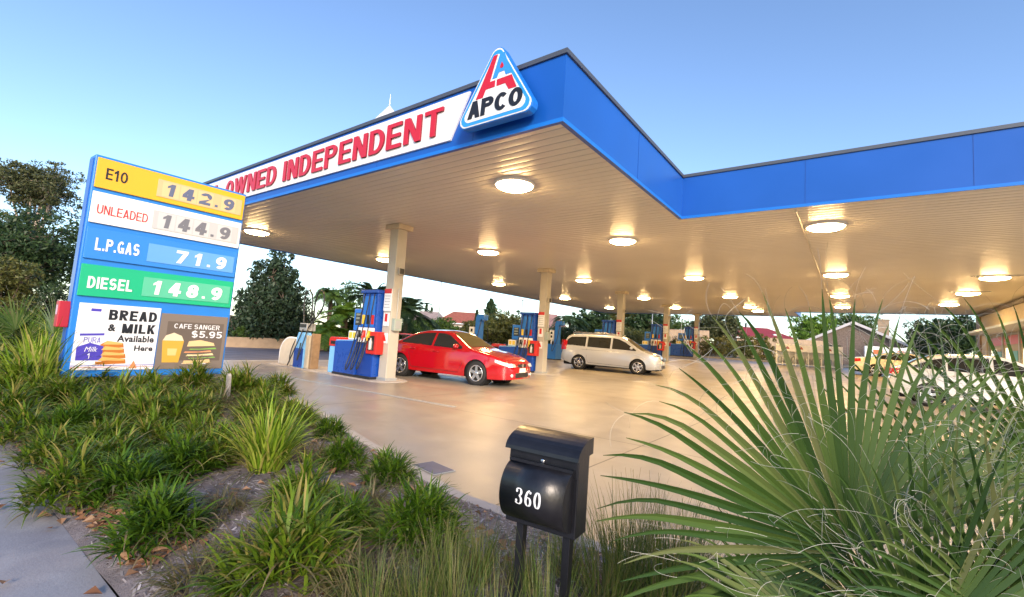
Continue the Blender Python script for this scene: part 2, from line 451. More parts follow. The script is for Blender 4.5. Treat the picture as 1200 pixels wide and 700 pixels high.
# ---------------------------------------------------------------- canopy
SZ, FT = 4.397, 5.405
X0, XC, X1 = -19.2, -3.17, 9.0
Y0, YI, YL, YR = 5.14, 10.56, 40.6, 36.6
canopy = thing('fuel_canopy', 'large L shaped blue edged canopy roof over the fuel pumps', 'canopy', (0, 0, 0))
def soffit_mat():
    m = mat('soffit_white_steel', (.66, .61, .52), .32, var=.05, vscale=.5)
    m.node_tree.nodes['Principled BSDF'].inputs['Specular IOR Level'].default_value = .65
    return m
M['soffit'] = soffit_mat()
def soffit_rows(x0, x1, y0, y1):
    rows = []; per = .2; n = int(round((y1-y0)/per)); per = (y1-y0)/n
    prof = [(0, .008), (.04, .008), (.07, 0), (.30, -.003), (.5, -.004), (.70, -.003), (.93, 0), (.96, .008)]
    xs = [x0+(x1-x0)*k/6 for k in range(7)]
    for i in range(n):
        for t, z in prof:
            rows.append([(x, y0+(i+t)*per, SZ+.004+z+.0015*mnoise.noise((x*.4, (y0+i*per)*3, 1))) for x in xs])
    rows.append([(x, y1, SZ+.016) for x in xs])
    return rows
b = MB()
b.grid(soffit_rows(X0+.02, XC-.02, Y0+.02, YI)); b.grid(soffit_rows(X0+.02, XC-.02, YI, YL-.02)); b.grid(soffit_rows(XC-.02, X1-.02, YI+.02, YR-.02))
sof = b.obj('soffit', M['soffit'], canopy)
for p in sof.data.polygons: p.flip()
b = MB()                                               # roof deck above
b.bb(X0+.05, XC-.05, Y0+.05, YL-.05, SZ+.35, SZ+.6); b.bb(XC-.04, X1-.05, YI+.06, YR-.06, SZ+.351, SZ+.601)
b.obj('roof_deck', M['capping'], canopy)
loop = [(X0, Y0), (XC, Y0), (XC, YI), (X1, YI), (X1, YR), (XC, YR), (XC, YL), (X0, YL)]
def ring(z0, z1, out, inn):
    """a band following the canopy edge, out/in offsets from the edge line"""
    b = MB(); n = len(loop)
    cx = []
    for k in range(n):
        p, a, c = Vector(loop[k]), Vector(loop[k-1]), Vector(loop[(k+1) % n])
        d1 = (p-a).normalized(); d2 = (c-p).normalized()
        n1 = Vector((d1.y, -d1.x)); n2 = Vector((d2.y, -d2.x))
        cx.append((p, n1+n2))
    for k in range(n):
        (p, np_), (q, nq) = cx[k], cx[(k+1) % n]
        po, qo, pi, qi = p+np_*out, q+nq*out, p-np_*inn, q-nq*inn
        b.face([(*po, z0), (*qo, z0), (*qo, z1), (*po, z1)]); b.face([(*pi, z1), (*qi, z1), (*qi, z0), (*pi, z0)])
        b.face([(*po, z1), (*qo, z1), (*qi, z1), (*pi, z1)]); b.face([(*pi, z0), (*qi, z0), (*qo, z0), (*po, z0)])
    return b
fas = ring(SZ-.015, FT-.07, 0, .08).obj('fascia', M['fascia_blue'], canopy)
ring(FT-.068, FT, .03, .12).obj('capping', M['capping'], canopy)
ring(SZ-.03, SZ+.03, .012, -.002).obj('fascia_trim', M['fascia_trim'], fas)
b = MB()
for x in [X0+2.4*k for k in range(1, 7)]: b.bb(x-.003, x+.003, Y0-.004, Y0-.001, SZ+.04, FT-.075)
for x in [XC+2.4*k for k in range(1, 5)]: b.bb(x-.003, x+.003, YI-.004, YI-.001, SZ+.04, FT-.075)
for y in (Y0+2.7,): b.bb(XC+.001, XC+.004, y-.003, y+.003, SZ+.04, FT-.075)
b.obj('panel_seam', mat('seam_dark_blue', (.005, .06, .30), .5), fas)  # thin darker blue strips for the panel joints
COLX, COLY = -10.46, [8.42, 16.35, 24.3, 32.2, 40.0]
for k, y in enumerate(COLY):
    z0 = gz(0, y)-.05
    b = MB(); b.bb(COLX-.17, COLX+.17, y-.17, y+.17, z0, SZ+.01)
    c = b.obj('column', M['column'], canopy, bev=.015)
    b = MB(); b.bb(COLX-.30, COLX+.30, y-.26, y+.26, SZ-.14, SZ-.004); b.obj('column_head', M['beige'], c, bev=.01)
    b = MB(); b.bb(COLX-.2, COLX+.2, y-.2, y+.2, z0, z0+.14); b.obj('base_collar', M['grey_metal'], c, bev=.01)

# ceiling lights ---------------------------------------------------------------
M['lamp'] = mat('lamp_diffuser', (1.0, .64, .27), .3, emit=LAMP)
proto = thing('canopy_light', '', 'light', (0, 0, 0), 0, 'round ceiling lights under the canopy')
b = MB(); b.lathe([(.40, .012), (.40, -.03), (.385, -.05), (.35, -.055), (.345, -.03), (.345, 0)], (0, 0, 0), (0, 0, 1), 40)
b.obj('rim', M['white'], proto, True)
b = MB(); b.lathe([(.36, -.04), (.35, -.065), (.29, -.095), (.18, -.115), (.06, -.124), (.0, -.125)], (0, 0, 0), (0, 0, 1), 40)
b.obj('diffuser', M['lamp'], proto, True)
ROWN = {-15.9: 'row nearest the street', -10.35: 'row by the columns', -5.3: 'row below the triangular badge',
        -.5: 'row right of the inner corner', 3.7: 'row nearest the shop'}
ORD = ['first', 'second', 'third', 'fourth', 'fifth']
LY = {-15.9: [6.95, 12.2, 20.0, 27.4, 34.6], -10.35: [12.3, 19.5, 27.4, 33.7], -5.3: [6.95, 12.2, 19.6, 26.6, 32.5, 35.6],
      -.5: [12.35, 19.7, 26.4, 32.0], 3.7: [21.2, 25.6, 30.2]}
first = True
for x, ys in LY.items():
    for k, y in enumerate(ys):
        nm = ORD[k] if k < 5 else 'sixth'
        lab = f'round ceiling light, {nm} from the front, {ROWN[x]}'
        if first: proto.location = (x, y, SZ); proto['label'] = lab; first = False
        else: dup(proto, (x, y, SZ), None, lab)
# conduits on the soffit
b = MB(); b.tube([(-.95, YI+.3, SZ-.02), (-.95, 33, SZ-.02)], .014, 6); b.obj('conduit', M['column'], canopy)
b = MB(); b.bb(3.1, 4.3, 20.9, 21.0, SZ-.03, SZ-.004); b.obj('soffit_strip', M['steel'], canopy)
b = MB(); b.bb(3.1, 4.3, 25.2, 25.3, SZ-.03, SZ-.004); b.obj('soffit_strip', M['steel'], canopy)

# fascia sign -------------------------------------------------------------------
fs = thing('fascia_sign', 'long white sign board with raised red capital letters along the front blue fascia', 'sign', (-10, Y0, 4.8))
def loc(o, root):                                     # world-built part under a placed root
    o.data.transform(Matrix.Translation(-Vector(root.location))); return o
b = MB(); b.prism([(-16.2, 4.585), (-5.27, 4.535), (-4.90, 5.265), (-16.2, 5.265)], (0, Y0-.002, 0), (1, 0, 0), (0, 0, 1), (0, -1, 0), .035)
loc(b.obj('sign_board', M['white'], fs), fs)
for w, xa, xb in (('L', -14.45, -14.1), ('OWNED', -13.72, -10.98), ('INDEPENDENT', -10.63, -5.45)):
    for q, (mt, e, off) in enumerate(((M['red_dark'], .03, 0), (M['red_letter'], .006, .03))):
        t = sign_text('lettering' if q else 'letter_return', w, mt, fs, (xa, Y0-.037-off, 4.665), (1, 0, 0), (0, 0, 1), xb-xa, .475, .19, .15, ext=e)
        loc(t, fs)
# triangular badge --------------------------------------------------------------
ts = thing('triangle_sign', 'rounded triangular badge sign with blue border fixed to the fascia corner', 'sign', (-4.19, Y0, 4.51))
def round_poly(pts, r, n=6):
    out = []; k = len(pts)
    for i in range(k):
        p, a, c = Vector(pts[i]), Vector(pts[i-1]), Vector(pts[(i+1) % k])
        u, v = (a-p).normalized(), (c-p).normalized(); ang = u.angle(v); d = r/math.tan(ang/2)
        ce = p+(u+v).normalized()*(r/math.sin(ang/2)); s, e = p+u*d-ce, p+v*d-ce
        for j in range(n+1):
            q = s.lerp(e, j/n).normalized()*r; out.append(tuple(ce+q))
    return out
def ins(k): return [(-.80+.0*k, -.03), (.80, -.03), (.0, 1.36)]
def tri(s, r): 
    c = Vector((0, .43)); s *= .925; return round_poly([tuple(c+(Vector(p)-c)*s) for p in ((-.84, -.04), (.84, -.04), (0, 1.30))], r)
o3 = (0, 0, 0); AX, AY, AN = (1, 0, 0), (0, 0, 1), (0, -1, 0)
b = MB(); b.prism(tri(1, .12), (0, -.11, 0), AX, AY, AN, .14); b.obj('sign_body', M['fascia_trim'], ts, bev=.01)
b = MB(); b.prism(tri(.97, .115), (0, -.251, 0), AX, AY, AN, .006); b.obj('outer_border', M['white_gloss'], ts)
b = MB(); b.prism(tri(.93, .11), (0, -.258, 0), AX, AY, AN, .004); b.obj('border', mat('badge_blue', (.03, .30, .75), .35), ts)
b = MB(); b.prism(tri(.82, .09), (0, -.263, 0), AX, AY, AN, .004); b.obj('sign_face', M['white_gloss'], ts)
yb = -.268
b = MB()                                              # red left leg and foot of the big A
b.prism([(-.36, .40), (-.22, .40), (-.17, .51), (.0, .51), (.0, .61), (-.10, .61), (-.03, .85), (.02, 1.0), (-.06, 1.0)], (0, yb, 0), AX, AY, AN, .004)
b.prism([(.03, .51), (.19, .51), (.26, .40), (.40, .40), (.30, .61), (.03, .61)], (0, yb, 0), AX, AY, AN, .004)
b.obj('emblem_red', M['red_letter'], ts)
b = MB(); BL = mat('emblem_blue', (.04, .28, .75), .35)
b.prism([(-.06, .64), (.03, .64), (.06, .71), (.16, .71), (.19, .64), (.29, .64), (.14, 1.0), (.06, 1.0)], (0, yb, 0), AX, AY, AN, .004)
b.obj('emblem_blue', BL, ts)
b = MB(); b.prism([(.105, .86), (.075, .795), (.085, .77), (.11, .76), (.135, .77), (.145, .795)], (0, yb-.005, 0), AX, AY, AN, .003); b.obj('emblem_drop', M['red_letter'], ts)
sign_text('lettering', 'APCO', M['black'], ts, (-.50, yb, .12), AX, AY, 1.02, .265, .30, .22, ext=.006, shear=.05, gap=.06, w0=.88)
# rooftop vent
rv = thing('roof_vent', 'small white pyramid roofed vent with thin spike on the canopy roof', 'roof vent', (-8.55, 6.3, SZ+.6))
b = MB(); b.bb(-.30, .30, -.30, .30, 0, .92); b.obj('vent_base', M['white'], rv)
b = MB(); z = .92
b.face([(-.36, -.36, z), (.36, -.36, z), (0, 0, z+.62)]); b.face([(.36, -.36, z), (.36, .36, z), (0, 0, z+.62)])
b.face([(.36, .36, z), (-.36, .36, z), (0, 0, z+.62)]); b.face([(-.36, .36, z), (-.36, -.36, z), (0, 0, z+.62)]); b.face([(-.36, .36, z), (.36, .36, z), (.36, -.36, z), (-.36, -.36, z)])
b.obj('vent_roof', M['white'], rv)
b = MB(); b.tube([(0, 0, 1.50), (0, 0, 1.80)], [.012, .004], 6); b.obj('spike', M['steel'], rv)

# ---------------------------------------------------------------- price sign
ps = thing('price_sign', 'tall blue framed fuel price board standing in the shrubs', 'price sign', (-9.208, 1.5725, .05))
ps.rotation_euler = (0, R(2.69), 0)
# local: +y along the board, +z up, +x toward the viewer; board foot at z = .36
W_, H_, ZB = 2.124, 3.315, .365
DEP = .34
M['sign_blue'] = mat('sign_frame_blue', (.02, .20, .62), .35, var=.04, vscale=2)
b = MB(); b.bb(-DEP, 0, 0, W_, ZB, ZB+H_); b.obj('frame', M['sign_blue'], ps, bev=.012)
for y in (.35, W_-.35):
    b = MB(); b.bb(-.22, -.12, y-.05, y+.05, -.3, ZB); b.obj('leg', M['sign_blue'], ps)
b = MB(); b.bb(-DEP+.06, -.06, -.012, .001, ZB+.05, ZB+H_-.05); b.obj('side_channel', M['fascia_blue'], ps)
SA, SB = (0, 1, 0), (0, 0, 1)
def uv(u, t): return Vector((0, u*W_, ZB+H_*(1-t)))
def plate(name, u0, u1, t0, t1, mt, par, x=.0, d=.03, bev=.004):
    a, c = uv(u0, t1), uv(u1, t0)
    b = MB(); b.bb(x, x+d, a.y, c.y, a.z, c.z); return b.obj(name, mt, par, bev=bev)
def stext(s, u0, u1, t0, t1, mt, par, x, bold=.0, ext=.004, shear=0., **k):
    a, c = uv(u0, t1), uv(u1, t0)
    nm = 'price_digits' if s[:1].isdigit() else 'lettering'
    if all(ch in 'LEFDPBRNUKMHITWAOCGS$0123456789. ' for ch in s) and s != 'Here':
        th = .13+bold*2.0
        return sign_text(nm, s, mt, par, (x, a.y, a.z), SA, SB, c.y-a.y, c.z-a.z, th, th*.85, ext, shear)
    return text(nm, s, mt, par, (x, a.y, a.z), SA, SB, width=c.y-a.y, height=c.z-a.z, bold=bold, ext=ext, shear=shear, **k)
G = {'or': mat('panel_orange', (.83, .42, .015), .3), 'wh': mat('panel_white', (.82, .80, .74), .3), 'bl': mat('panel_blue', (.03, .22, .66), .3), 'gr': mat('panel_green', (.01, .42, .20), .3)}
DG = {'grey': mat('digit_slate', (.12, .14, .22), .4), 'greyl': mat('digit_grey', (.17, .17, .19), .4), 'white': M['white_gloss'], 'tan': mat('digit_strip_tan', (.62, .45, .22), .2),
      'pale': mat('digit_strip_white', (.50, .49, .48), .2), 'lblue': mat('digit_strip_blue', (.12, .34, .72), .2), 'lgreen': mat('digit_strip_green', (.10, .48, .30), .2),
      'redt': mat('sign_red', (.60, .03, .03), .4)}
rows_ = [('E10', .012, .147, 'or', (.065, .185), (.052, .103), M['black'], '142.9', 'tan', 'grey', .02),
         ('UNLEADED', .166, .306, 'wh', (.045, .335), (.222, .263), DG['redt'], '144.9', 'pale', 'greyl', .0),
         ('L.P.GAS', .330, .468, 'bl', (.065, .315), (.372, .428), M['white_gloss'], '71.9', 'lblue', 'white', .04),
         ('DIESEL', .494, .636, 'gr', (.055, .305), (.547, .600), M['white_gloss'], '148.9', 'lgreen', 'white', .045)]
for nm, t0, t1, pc, (ua, ub), (ta, tb), lm, dg, strip, dc, bold in rows_:
    pn = plate('fuel_panel', .012, .985, t0, t1, G[pc], ps, .001, .035)
    stext(nm, ua, ub, ta, tb, lm, pn, .037, bold=bold, ext=.006)
    plate('price_strip', .365, .965, t0+.028, t1-.022, DG[strip], pn, .037, .008, .002)
    n = len(dg); u0, u1 = (.40, .94) if n == 5 else (.53, .94)
    cw = (u1-u0)/(n-.45); u = u0
    for chh in dg:
        if chh == '.':
            plate('price_digits', u+.004, u+.026, t1-.048, t1-.036, DG[dc], pn, .046, .004, .001); u += cw*.45; continue
        w = cw*.56 if chh == '1' else cw*.78
        stext(chh, u+(cw-w)/2-.006, u+(cw+w)/2-.006, t0+.040, t1-.034, DG[dc], pn, .046, bold=.065, ext=.004, shear=.10)
        if strip in ('tan', 'pale'):
            plate('digit_tile', u-.004, u+cw*.9, t0+.034, t1-.028, mat('digit_tile_'+strip, tuple(c*1.12 for c in DG[strip].node_tree.nodes['Principled BSDF'].inputs['Base Color'].default_value[:3]), .2), pn, .0452, .0006, 0)
        u += cw
# posters
po = plate('bread_poster', .035, .505, .668, .968, mat('poster_white', (.80, .79, .80), .35), ps, .001, .012, 0)
stext('BREAD', .20, .485, .690, .738, M['black'], po, .014, bold=.06, ext=.002)
stext('&', .205, .25, .757, .790, M['black'], po, .014, bold=.04, ext=.002)
stext('MILK', .285, .485, .752, .797, M['black'], po, .014, bold=.06, space=1.12, ext=.002)
stext('Available', .265, .485, .806, .838, M['black'], po, .014, bold=.03, space=1.05, ext=.002)
stext('Here', .372, .485, .853, .880, M['black'], po, .014, bold=.03, ext=.002, space=1.05)
def flat(name, pts, mt, par, x, d=.0015):
    b = MB(); b.prism([(u*W_, ZB+H_*(1-t)) for u, t in pts], (x, 0, 0), SA, SB, (1, 0, 0), d); return b.obj(name, mt, par)
INK = mat('ink_violet', (.07, .05, .42), .4)
flat('milk_cap', [(.10, .703), (.155, .703), (.155, .690), (.10, .690)], INK, po, .0135)
flat('milk_bottle', [(.055, .93), (.195, .93), (.20, .80), (.165, .74), (.155, .705), (.10, .705), (.09, .74), (.05, .80)], mat('milk_white', (.72, .73, .78), .4), po, .0135)
flat('milk_label', [(.055, .925), (.192, .925), (.195, .86), (.12, .845), (.052, .865)], INK, po, .0152)
flat('milk_label', [(.06, .815), (.19, .810), (.19, .800), (.06, .805)], INK, po, .0152)
stext('PURA', .085, .175, .820, .845, INK, po, .0152, ext=.001)
stext('Milk', .095, .165, .863, .885, M['white_gloss'], po, .017, ext=.001, shear=.3)
stext('1', .115, .13, .892, .917, M['white_gloss'], po, .017, ext=.001)
CR = [mat('bread_crust', (.50, .16, .02), .5), mat('bread_crumb', (.78, .42, .12), .5)]
for q, (y, l, r_) in enumerate(((.945, .165, .335), (.920, .175, .330), (.895, .175, .318), (.870, .18, .310))):
    flat('bread_slice', [(l, y), (r_, y-.006), (r_-.006, y-.026), (l+.03, y-.034), (l-.004, y-.018)], CR[0], po, .0135+q*.0008, .0006)
    flat('bread_slice', [(l+.01, y-.018), (r_-.012, y-.020), (r_-.012, y-.028), (l+.03, y-.036)], CR[1], po, .0168+q*.0008, .0006)
flat('poster_line', [(.035, .951), (.505, .947), (.505, .944), (.035, .948)], INK, po, .0135)
flat('poster_line', [(.035, .958), (.505, .954), (.505, .952), (.035, .956)], DG['redt'], po, .0135)
flat('poster_badge', [(.355, .962), (.405, .962), (.38, .925)], mat('badge_orange', (.65, .25, .10), .4), po, .0155)
pc = plate('cafe_poster', .513, .985, .690, .968, mat('poster_taupe', (.20, .16, .13), .4), ps, .001, .012, 0)
plate('poster_inset', .560, .960, .728, .925, mat('poster_dark', (.13, .10, .08), .4), pc, .0132, .001, 0)
stext('CAFE SANGER', .605, .93, .738, .762, M['white_gloss'], pc, .0150, bold=.015, space=1.05, ext=.001)
stext('$5.95', .73, .955, .771, .806, M['white_gloss'], pc, .0150, bold=.03, space=1.05, ext=.001)
flat('cup', [(.555, .935), (.665, .935), (.685, .825), (.54, .825)], mat('cup_gold', (.62, .36, .05), .4), pc, .0146)
flat('cup_foam', [(.54, .828), (.685, .828), (.665, .80), (.61, .785), (.56, .80)], mat('foam_cream', (.75, .62, .42), .4), pc, .0146)
flat('cup_badge', [(.585, .90), (.64, .90), (.645, .865), (.58, .865)], mat('cup_badge', (.70, .52, .20), .4), pc, .0163)
for q, (t0, t1, c) in enumerate(((.80, .835, (.72, .52, .26)), (.838, .852, (.20, .42, .08)), (.853, .868, (.72, .30, .14)), (.868, .885, (.75, .62, .34)), (.886, .898, (.22, .42, .10)), (.899, .925, (.70, .50, .24)))):
    s = .02*math.sin(q*2.1)
    t0 += .026; t1 += .018
    flat('sandwich', [(.71+s, t1), (.91+s, t1-.006), (.90+s, t0-(.008 if q else -.006)), (.80, t0-.008 if q == 0 else t0), (.72+s, t0)], mat('sandwich_layer', c, .5), pc, .0146+q*.0002)
plate('small_print', .69, .86, .939, .943, M['white_gloss'], pc, .0146, .001, 0)
rb = thing('leaflet_box', 'small red box hung on the left edge of the price board', 'box', (-9.24, 1.50, 1.12))
b = MB(); b.bb(-.14, .04, -.06, .07, .02, .40); b.obj('box_body', mat('red_box', (.42, .012, .03), .4), rb, bev=.01)
b = MB(); b.bb(-.10, .0, -.064, -.061, .20, .34); b.obj('label_strip', mat('pink_label', (.6, .42, .5), .5), rb)
# ---------------------------------------------------------------- pump islands
def island(y, x0=-16.4, x1=-9.9):
    z = gz(0, y); b = MB()
    poly = [(x1-.5*(1-math.cos(a)), .62*math.sin(a)) for a in (0,)]
    pts = []
    for k in range(13):
        a = -math.pi/2+math.pi*k/12; pts.append((x1-.62+.62*math.cos(a), .62*math.sin(a)))
    for k in range(13):
        a = math.pi/2+math.pi*k/12; pts.append((x0+.62+.62*math.cos(a), .62*math.sin(a)))
    b.prism(pts, (0, y, z-.05), (1, 0, 0), (0, 1, 0), (0, 0, 1), .062)
    return struct(b.obj('pump_island_base', M['concrete_kerb']))

def bez(p0, p1, p2, p3, n=14):
    p0, p1, p2, p3 = map(Vector, (p0, p1, p2, p3)); out = []
    for i in range(n+1):
        t = i/n; s = 1-t; out.append(p0*s**3+p1*3*s*s*t+p2*3*s*t*t+p3*t**3)
    return out
M['nozzle'] = [mat('nozzle_black', (.02, .02, .02), .5), mat('nozzle_red', (.5, .03, .02), .4), mat('nozzle_yellow', (.65, .42, .03), .4), mat('nozzle_green', (.03, .25, .08), .4)]
def make_dispenser(label):
    """root under the tower; -x is toward the bin, faces -y and +y"""
    t = thing('fuel_dispenser', label, 'fuel pump', (0, 0, 0), 0, 'blue fuel dispensers beside the columns')
    b = MB(); b.bb(-.35, .35, -.33, .33, 0, 2.40); tw = b.obj('tower', M['pump_blue'], t, bev=.02)
    b = MB(); b.bb(-.40, .38, -.38, .38, 2.40, 2.50); b.obj('tower_cap', M['pump_blue'], t, bev=.02)
    for s in (-1, 1):
        for k in range(2):
            b = MB(); b.bb(-.27+k*.30, -.05+k*.30, s*.33-.006, s*.33+.006, 1.45, 2.32); b.obj('hose_channel', M['pump_mid'], tw, bev=.004)
        b = MB(); b.bb(-.31, .31, s*.334-.006, s*.334+.006, .1, .95); b.obj('service_door', mat('pump_navy', (.008, .05, .30), .3), tw, bev=.004)
    # low body with sloped top
    b = MB(); b.prism([(-1.42, 0), (-.355, 0), (-.355, 1.12), (-.50, 1.02), (-1.42, .98)], (0, .40, 0), (1, 0, 0), (0, 0, 1), (0, -1, 0), .80)
    b.obj('body', M['pump_blue'], t, bev=.015)
    b = MB(); b.prism([(-1.40, .985), (-.52, 1.023), (-.52, 1.05), (-1.40, 1.012)], (0, .38, 0), (1, 0, 0), (0, 0, 1), (0, -1, 0), .76); b.obj('body_top', M['sky_blue'], t)
    b = MB(); b.bb(-1.43, .36, -.41, .41, 0, .07); b.obj('plinth', M['black'], t)
    # display head on a stub post
    b = MB(); b.bb(-.88, -.42, -.20, .20, 1.32, 1.96); hd = b.obj('display_head', M['pump_mid'], t, bev=.02)
    b = MB(); b.bb(-.72, -.58, -.08, .08, 1.02, 1.33); b.obj('head_post', M['grey_metal'], hd)
    for s in (-1, 1):
        b = MB(); b.bb(-.79, -.51, s*.202-.008, s*.202+.008, 1.48, 1.84); b.obj('display_screen', M['screen'], hd, bev=.003)
        for r_ in range(3):
            b = MB(); b.bb(-.75, -.55, s*.214-.003, s*.214+.003, 1.76-.11*r_, 1.82-.11*r_); b.obj('readout', mat('readout_grey', (.22, .25, .22), .3), hd)
    # price pad between
    b = MB(); b.bb(-1.02, -.62, -.24, .24, 1.045, 1.30); pp = b.obj('price_pad', M['white'], t, bev=.01)
    for s in (-1, 1):
        for k in range(2):
            b = MB(); b.bb(-.98+.18*k, -.84+.18*k, s*.243-.004, s*.243+.004, 1.09, 1.26); b.obj('pad_sticker', M['yellow'], pp)
    # nozzle boards and hoses on both faces
    for s in (-1, 1):
        b = MB(); b.bb(-.34, .33, s*.37-.035, s*.37+.035, 1.00, 1.42); nb = b.obj('nozzle_board', M['white'], t, bev=.015)
        for k in range(3):
            x = -.23+.22*k; y = s*.42
            b = MB(); b.box((x, y, 1.24), (.07, .09, .20)); b.tube([(x, y+s*.02, 1.30), (x, y+s*.07, 1.16), (x, y+s*.05, 1.06)], [.03, .028, .022], 6)
            nz = b.obj('nozzle', M['nozzle'][(0, 1, 2)[k]], nb, bev=.008)
            b = MB()
            b.tube(bez((x, y+s*.05, 1.06), (x-.02, s*.66, .1), (x-.34+.06*k, s*.70, -.05+.06*k), (x-.30+.04*k, s*.48, .6), 12) +
                   bez((x-.30+.04*k, s*.48, .6), (x-.26+.05*k, s*.38, 1.1), (x, s*.43, 1.6), (x+.02, s*.36, 2.38), 10)[1:], .017, 6)
            b.obj('hose', M['hose'], nb, True)
        for k, mt in enumerate((M['yellow'], M['black'], M['pump_red'])):
            b = MB(); b.bb(-.28+.21*k, -.17+.21*k, s*.342-.006, s*.342+.006, 1.52, 1.78); b.obj('grade_label', mt, t)
    return t
def make_gas_pump(label):
    t = thing('hose_mast_pump', label, 'fuel pump', (0, 0, 0), 0, 'blue mast pumps at the street end of the islands')
    b = MB(); b.prism([(-.60, 0), (.20, 0), (.20, .95), (-.42, .95), (-.60, .72)], (0, .36, 0), (1, 0, 0), (0, 0, 1), (0, -1, 0), .72); b.obj('body', M['pump_mid'], t, bev=.015)
    b = MB(); b.prism([(-.05, .9), (.18, .9), (.18, 2.05), (.42, 2.12), (.42, 2.36), (.02, 2.36), (-.05, 2.2)], (0, .17, 0), (1, 0, 0), (0, 0, 1), (0, -1, 0), .34); b.obj('mast', M['pump_mid'], t, bev=.015)
    b = MB(); b.bb(-.44, -.12, -.14, .14, 1.2, 1.78); hd = b.obj('display_head', M['white'], t, bev=.012)
    b = MB(); b.bb(-.34, -.22, -.1, .1, .93, 1.21); b.obj('head_post', M['white'], hd)
    for s in (-1, 1):
        for k in range(2):
            b = MB(); b.bb(-.34, -.22, s*.143-.005, s*.143+.005, 1.33+.22*k, 1.47+.22*k); b.obj('display_screen', M['screen'], hd)
        b = MB(); b.tube(bez((.30, s*.17, 2.15), (.36, s*.5, .9), (.0, s*.75, -.1), (-.02, s*.40, 1.0), 16), .017, 6); b.obj('hose', M['hose'], t, True)
        b = MB(); b.box((-.02, s*.37, 1.02), (.08, .10, .2)); b.obj('nozzle', M['nozzle'][0], t, bev=.01)
    b = MB(); b.bb(-.62, .22, -.37, .37, 0, .06); b.obj('plinth', M['black'], t)
    return t
def make_extinguisher(label):
    t = thing('extinguisher_box', label, 'extinguisher box', (0, 0, 0), 0, 'red extinguisher boxes on the columns')
    b = MB(); b.bb(-.22, .22, -.13, .13, 0, .62); b.obj('cabinet', M['pump_red'], t, bev=.015)
    b = MB(); b.bb(-.13, .13, -.142, -.128, .10, .50); dr = b.obj('window', M['glass_dark'], t, bev=.004)
    b = MB(); b.lathe([(.045, 0), (.05, .02), (.05, .22), (.02, .28), (.02, .32)], (0, -.15, .12), (0, 0, 1), 12); b.obj('extinguisher', mat('ext_pale', (.55, .5, .48), .35), dr, True)
    return t
def make_bin(label):
    t = thing('litter_bin', label, 'bin', (0, 0, 0), 0, 'sky blue bins at the pump ends')
    b = MB(); b.bb(-.23, .23, -.22, .22, 0, .80); b.obj('bin_body', M['sky_blue'], t, bev=.02)
    b = MB(); b.prism([(-.25, .80), (.25, .80), (.25, 1.02), (.18, 1.08), (-.18, 1.08), (-.25, 1.02)], (0, .24, 0), (1, 0, 0), (0, 0, 1), (0, -1, 0), .48); hd = b.obj('bin_lid', M['pump_red'], t, bev=.015)
    b = MB(); b.bb(-.16, .16, -.245, -.235, .86, .96); b.obj('slot', M['black'], hd)
    return t
def make_notices(label):
    t = thing('column_notices', label, 'notice', (0, 0, 0), 0, 'safety notices fixed on the columns')
    b = MB(); b.bb(-.15, .15, -.012, .012, 0, .62); pn = b.obj('notice_sheet', M['white'], t)
    b = MB(); b.bb(-.15, .15, -.016, -.011, .49, .62); b.obj('red_header', M['pump_red'], pn)
    for k in range(5):
        b = MB(); b.bb(-.12, .12-.03*(k % 2), -.0145, -.0125, .41-.08*k, .425-.08*k); b.obj('text_line', M['grey_metal'], pn)
    b = MB(); b.bb(-.11, .11, -.012, .012, -.42, -.06); p2 = b.obj('warning_sheet', M['white'], t)
    b = MB(); b.bb(-.055, .055, -.016, -.011, -.30, -.08); b.obj('red_mark', M['pump_red'], p2)
    b = MB(); b.bb(-.11, .11, -.012, .012, -.90, -.62); p3 = b.obj('hazard_sheet', M['white'], t)
    b = MB(); b.prism([(-.08, -.84), (.08, -.84), (0, -.66)], (0, -.0125, 0), (1, 0, 0), (0, 0, 1), (0, -1, 0), .004); b.obj('red_triangle', M['pump_red'], p3)
    return t
def make_colbox(label):
    t = thing('switch_box', label, 'switch box', (0, 0, 0), 0, 'grey switch boxes on the columns')
    b = MB(); b.bb(0, .13, -.13, .13, 0, .34); b.obj('box_body', M['greybox'], t, bev=.012)
    b = MB(); b.bb(.128, .136, -.09, .09, .06, .28); b.obj('cover', M['grey_metal'], t, bev=.004)
    b = MB(); b.tube([(.04, 0, .34), (.04, 0, 1.2)], .012, 6); b.obj('conduit', M['grey_metal'], t)
    return t
def make_spk(label):
    t = thing('wall_speaker', label, 'speaker', (0, 0, 0), 0, 'small horn speakers high on the columns')
    b = MB(); b.prism([(0, -.07), (.10, -.10), (.10, .10), (0, .07)], (0, 0, 0), (1, 0, 0), (0, 1, 0), (0, 0, 1), .2); b.obj('horn', M['column'], t, bev=.01)
    b = MB(); b.bb(.10, .108, -.08, .08, .02, .18); b.obj('grille', M['black'], t)
    return t

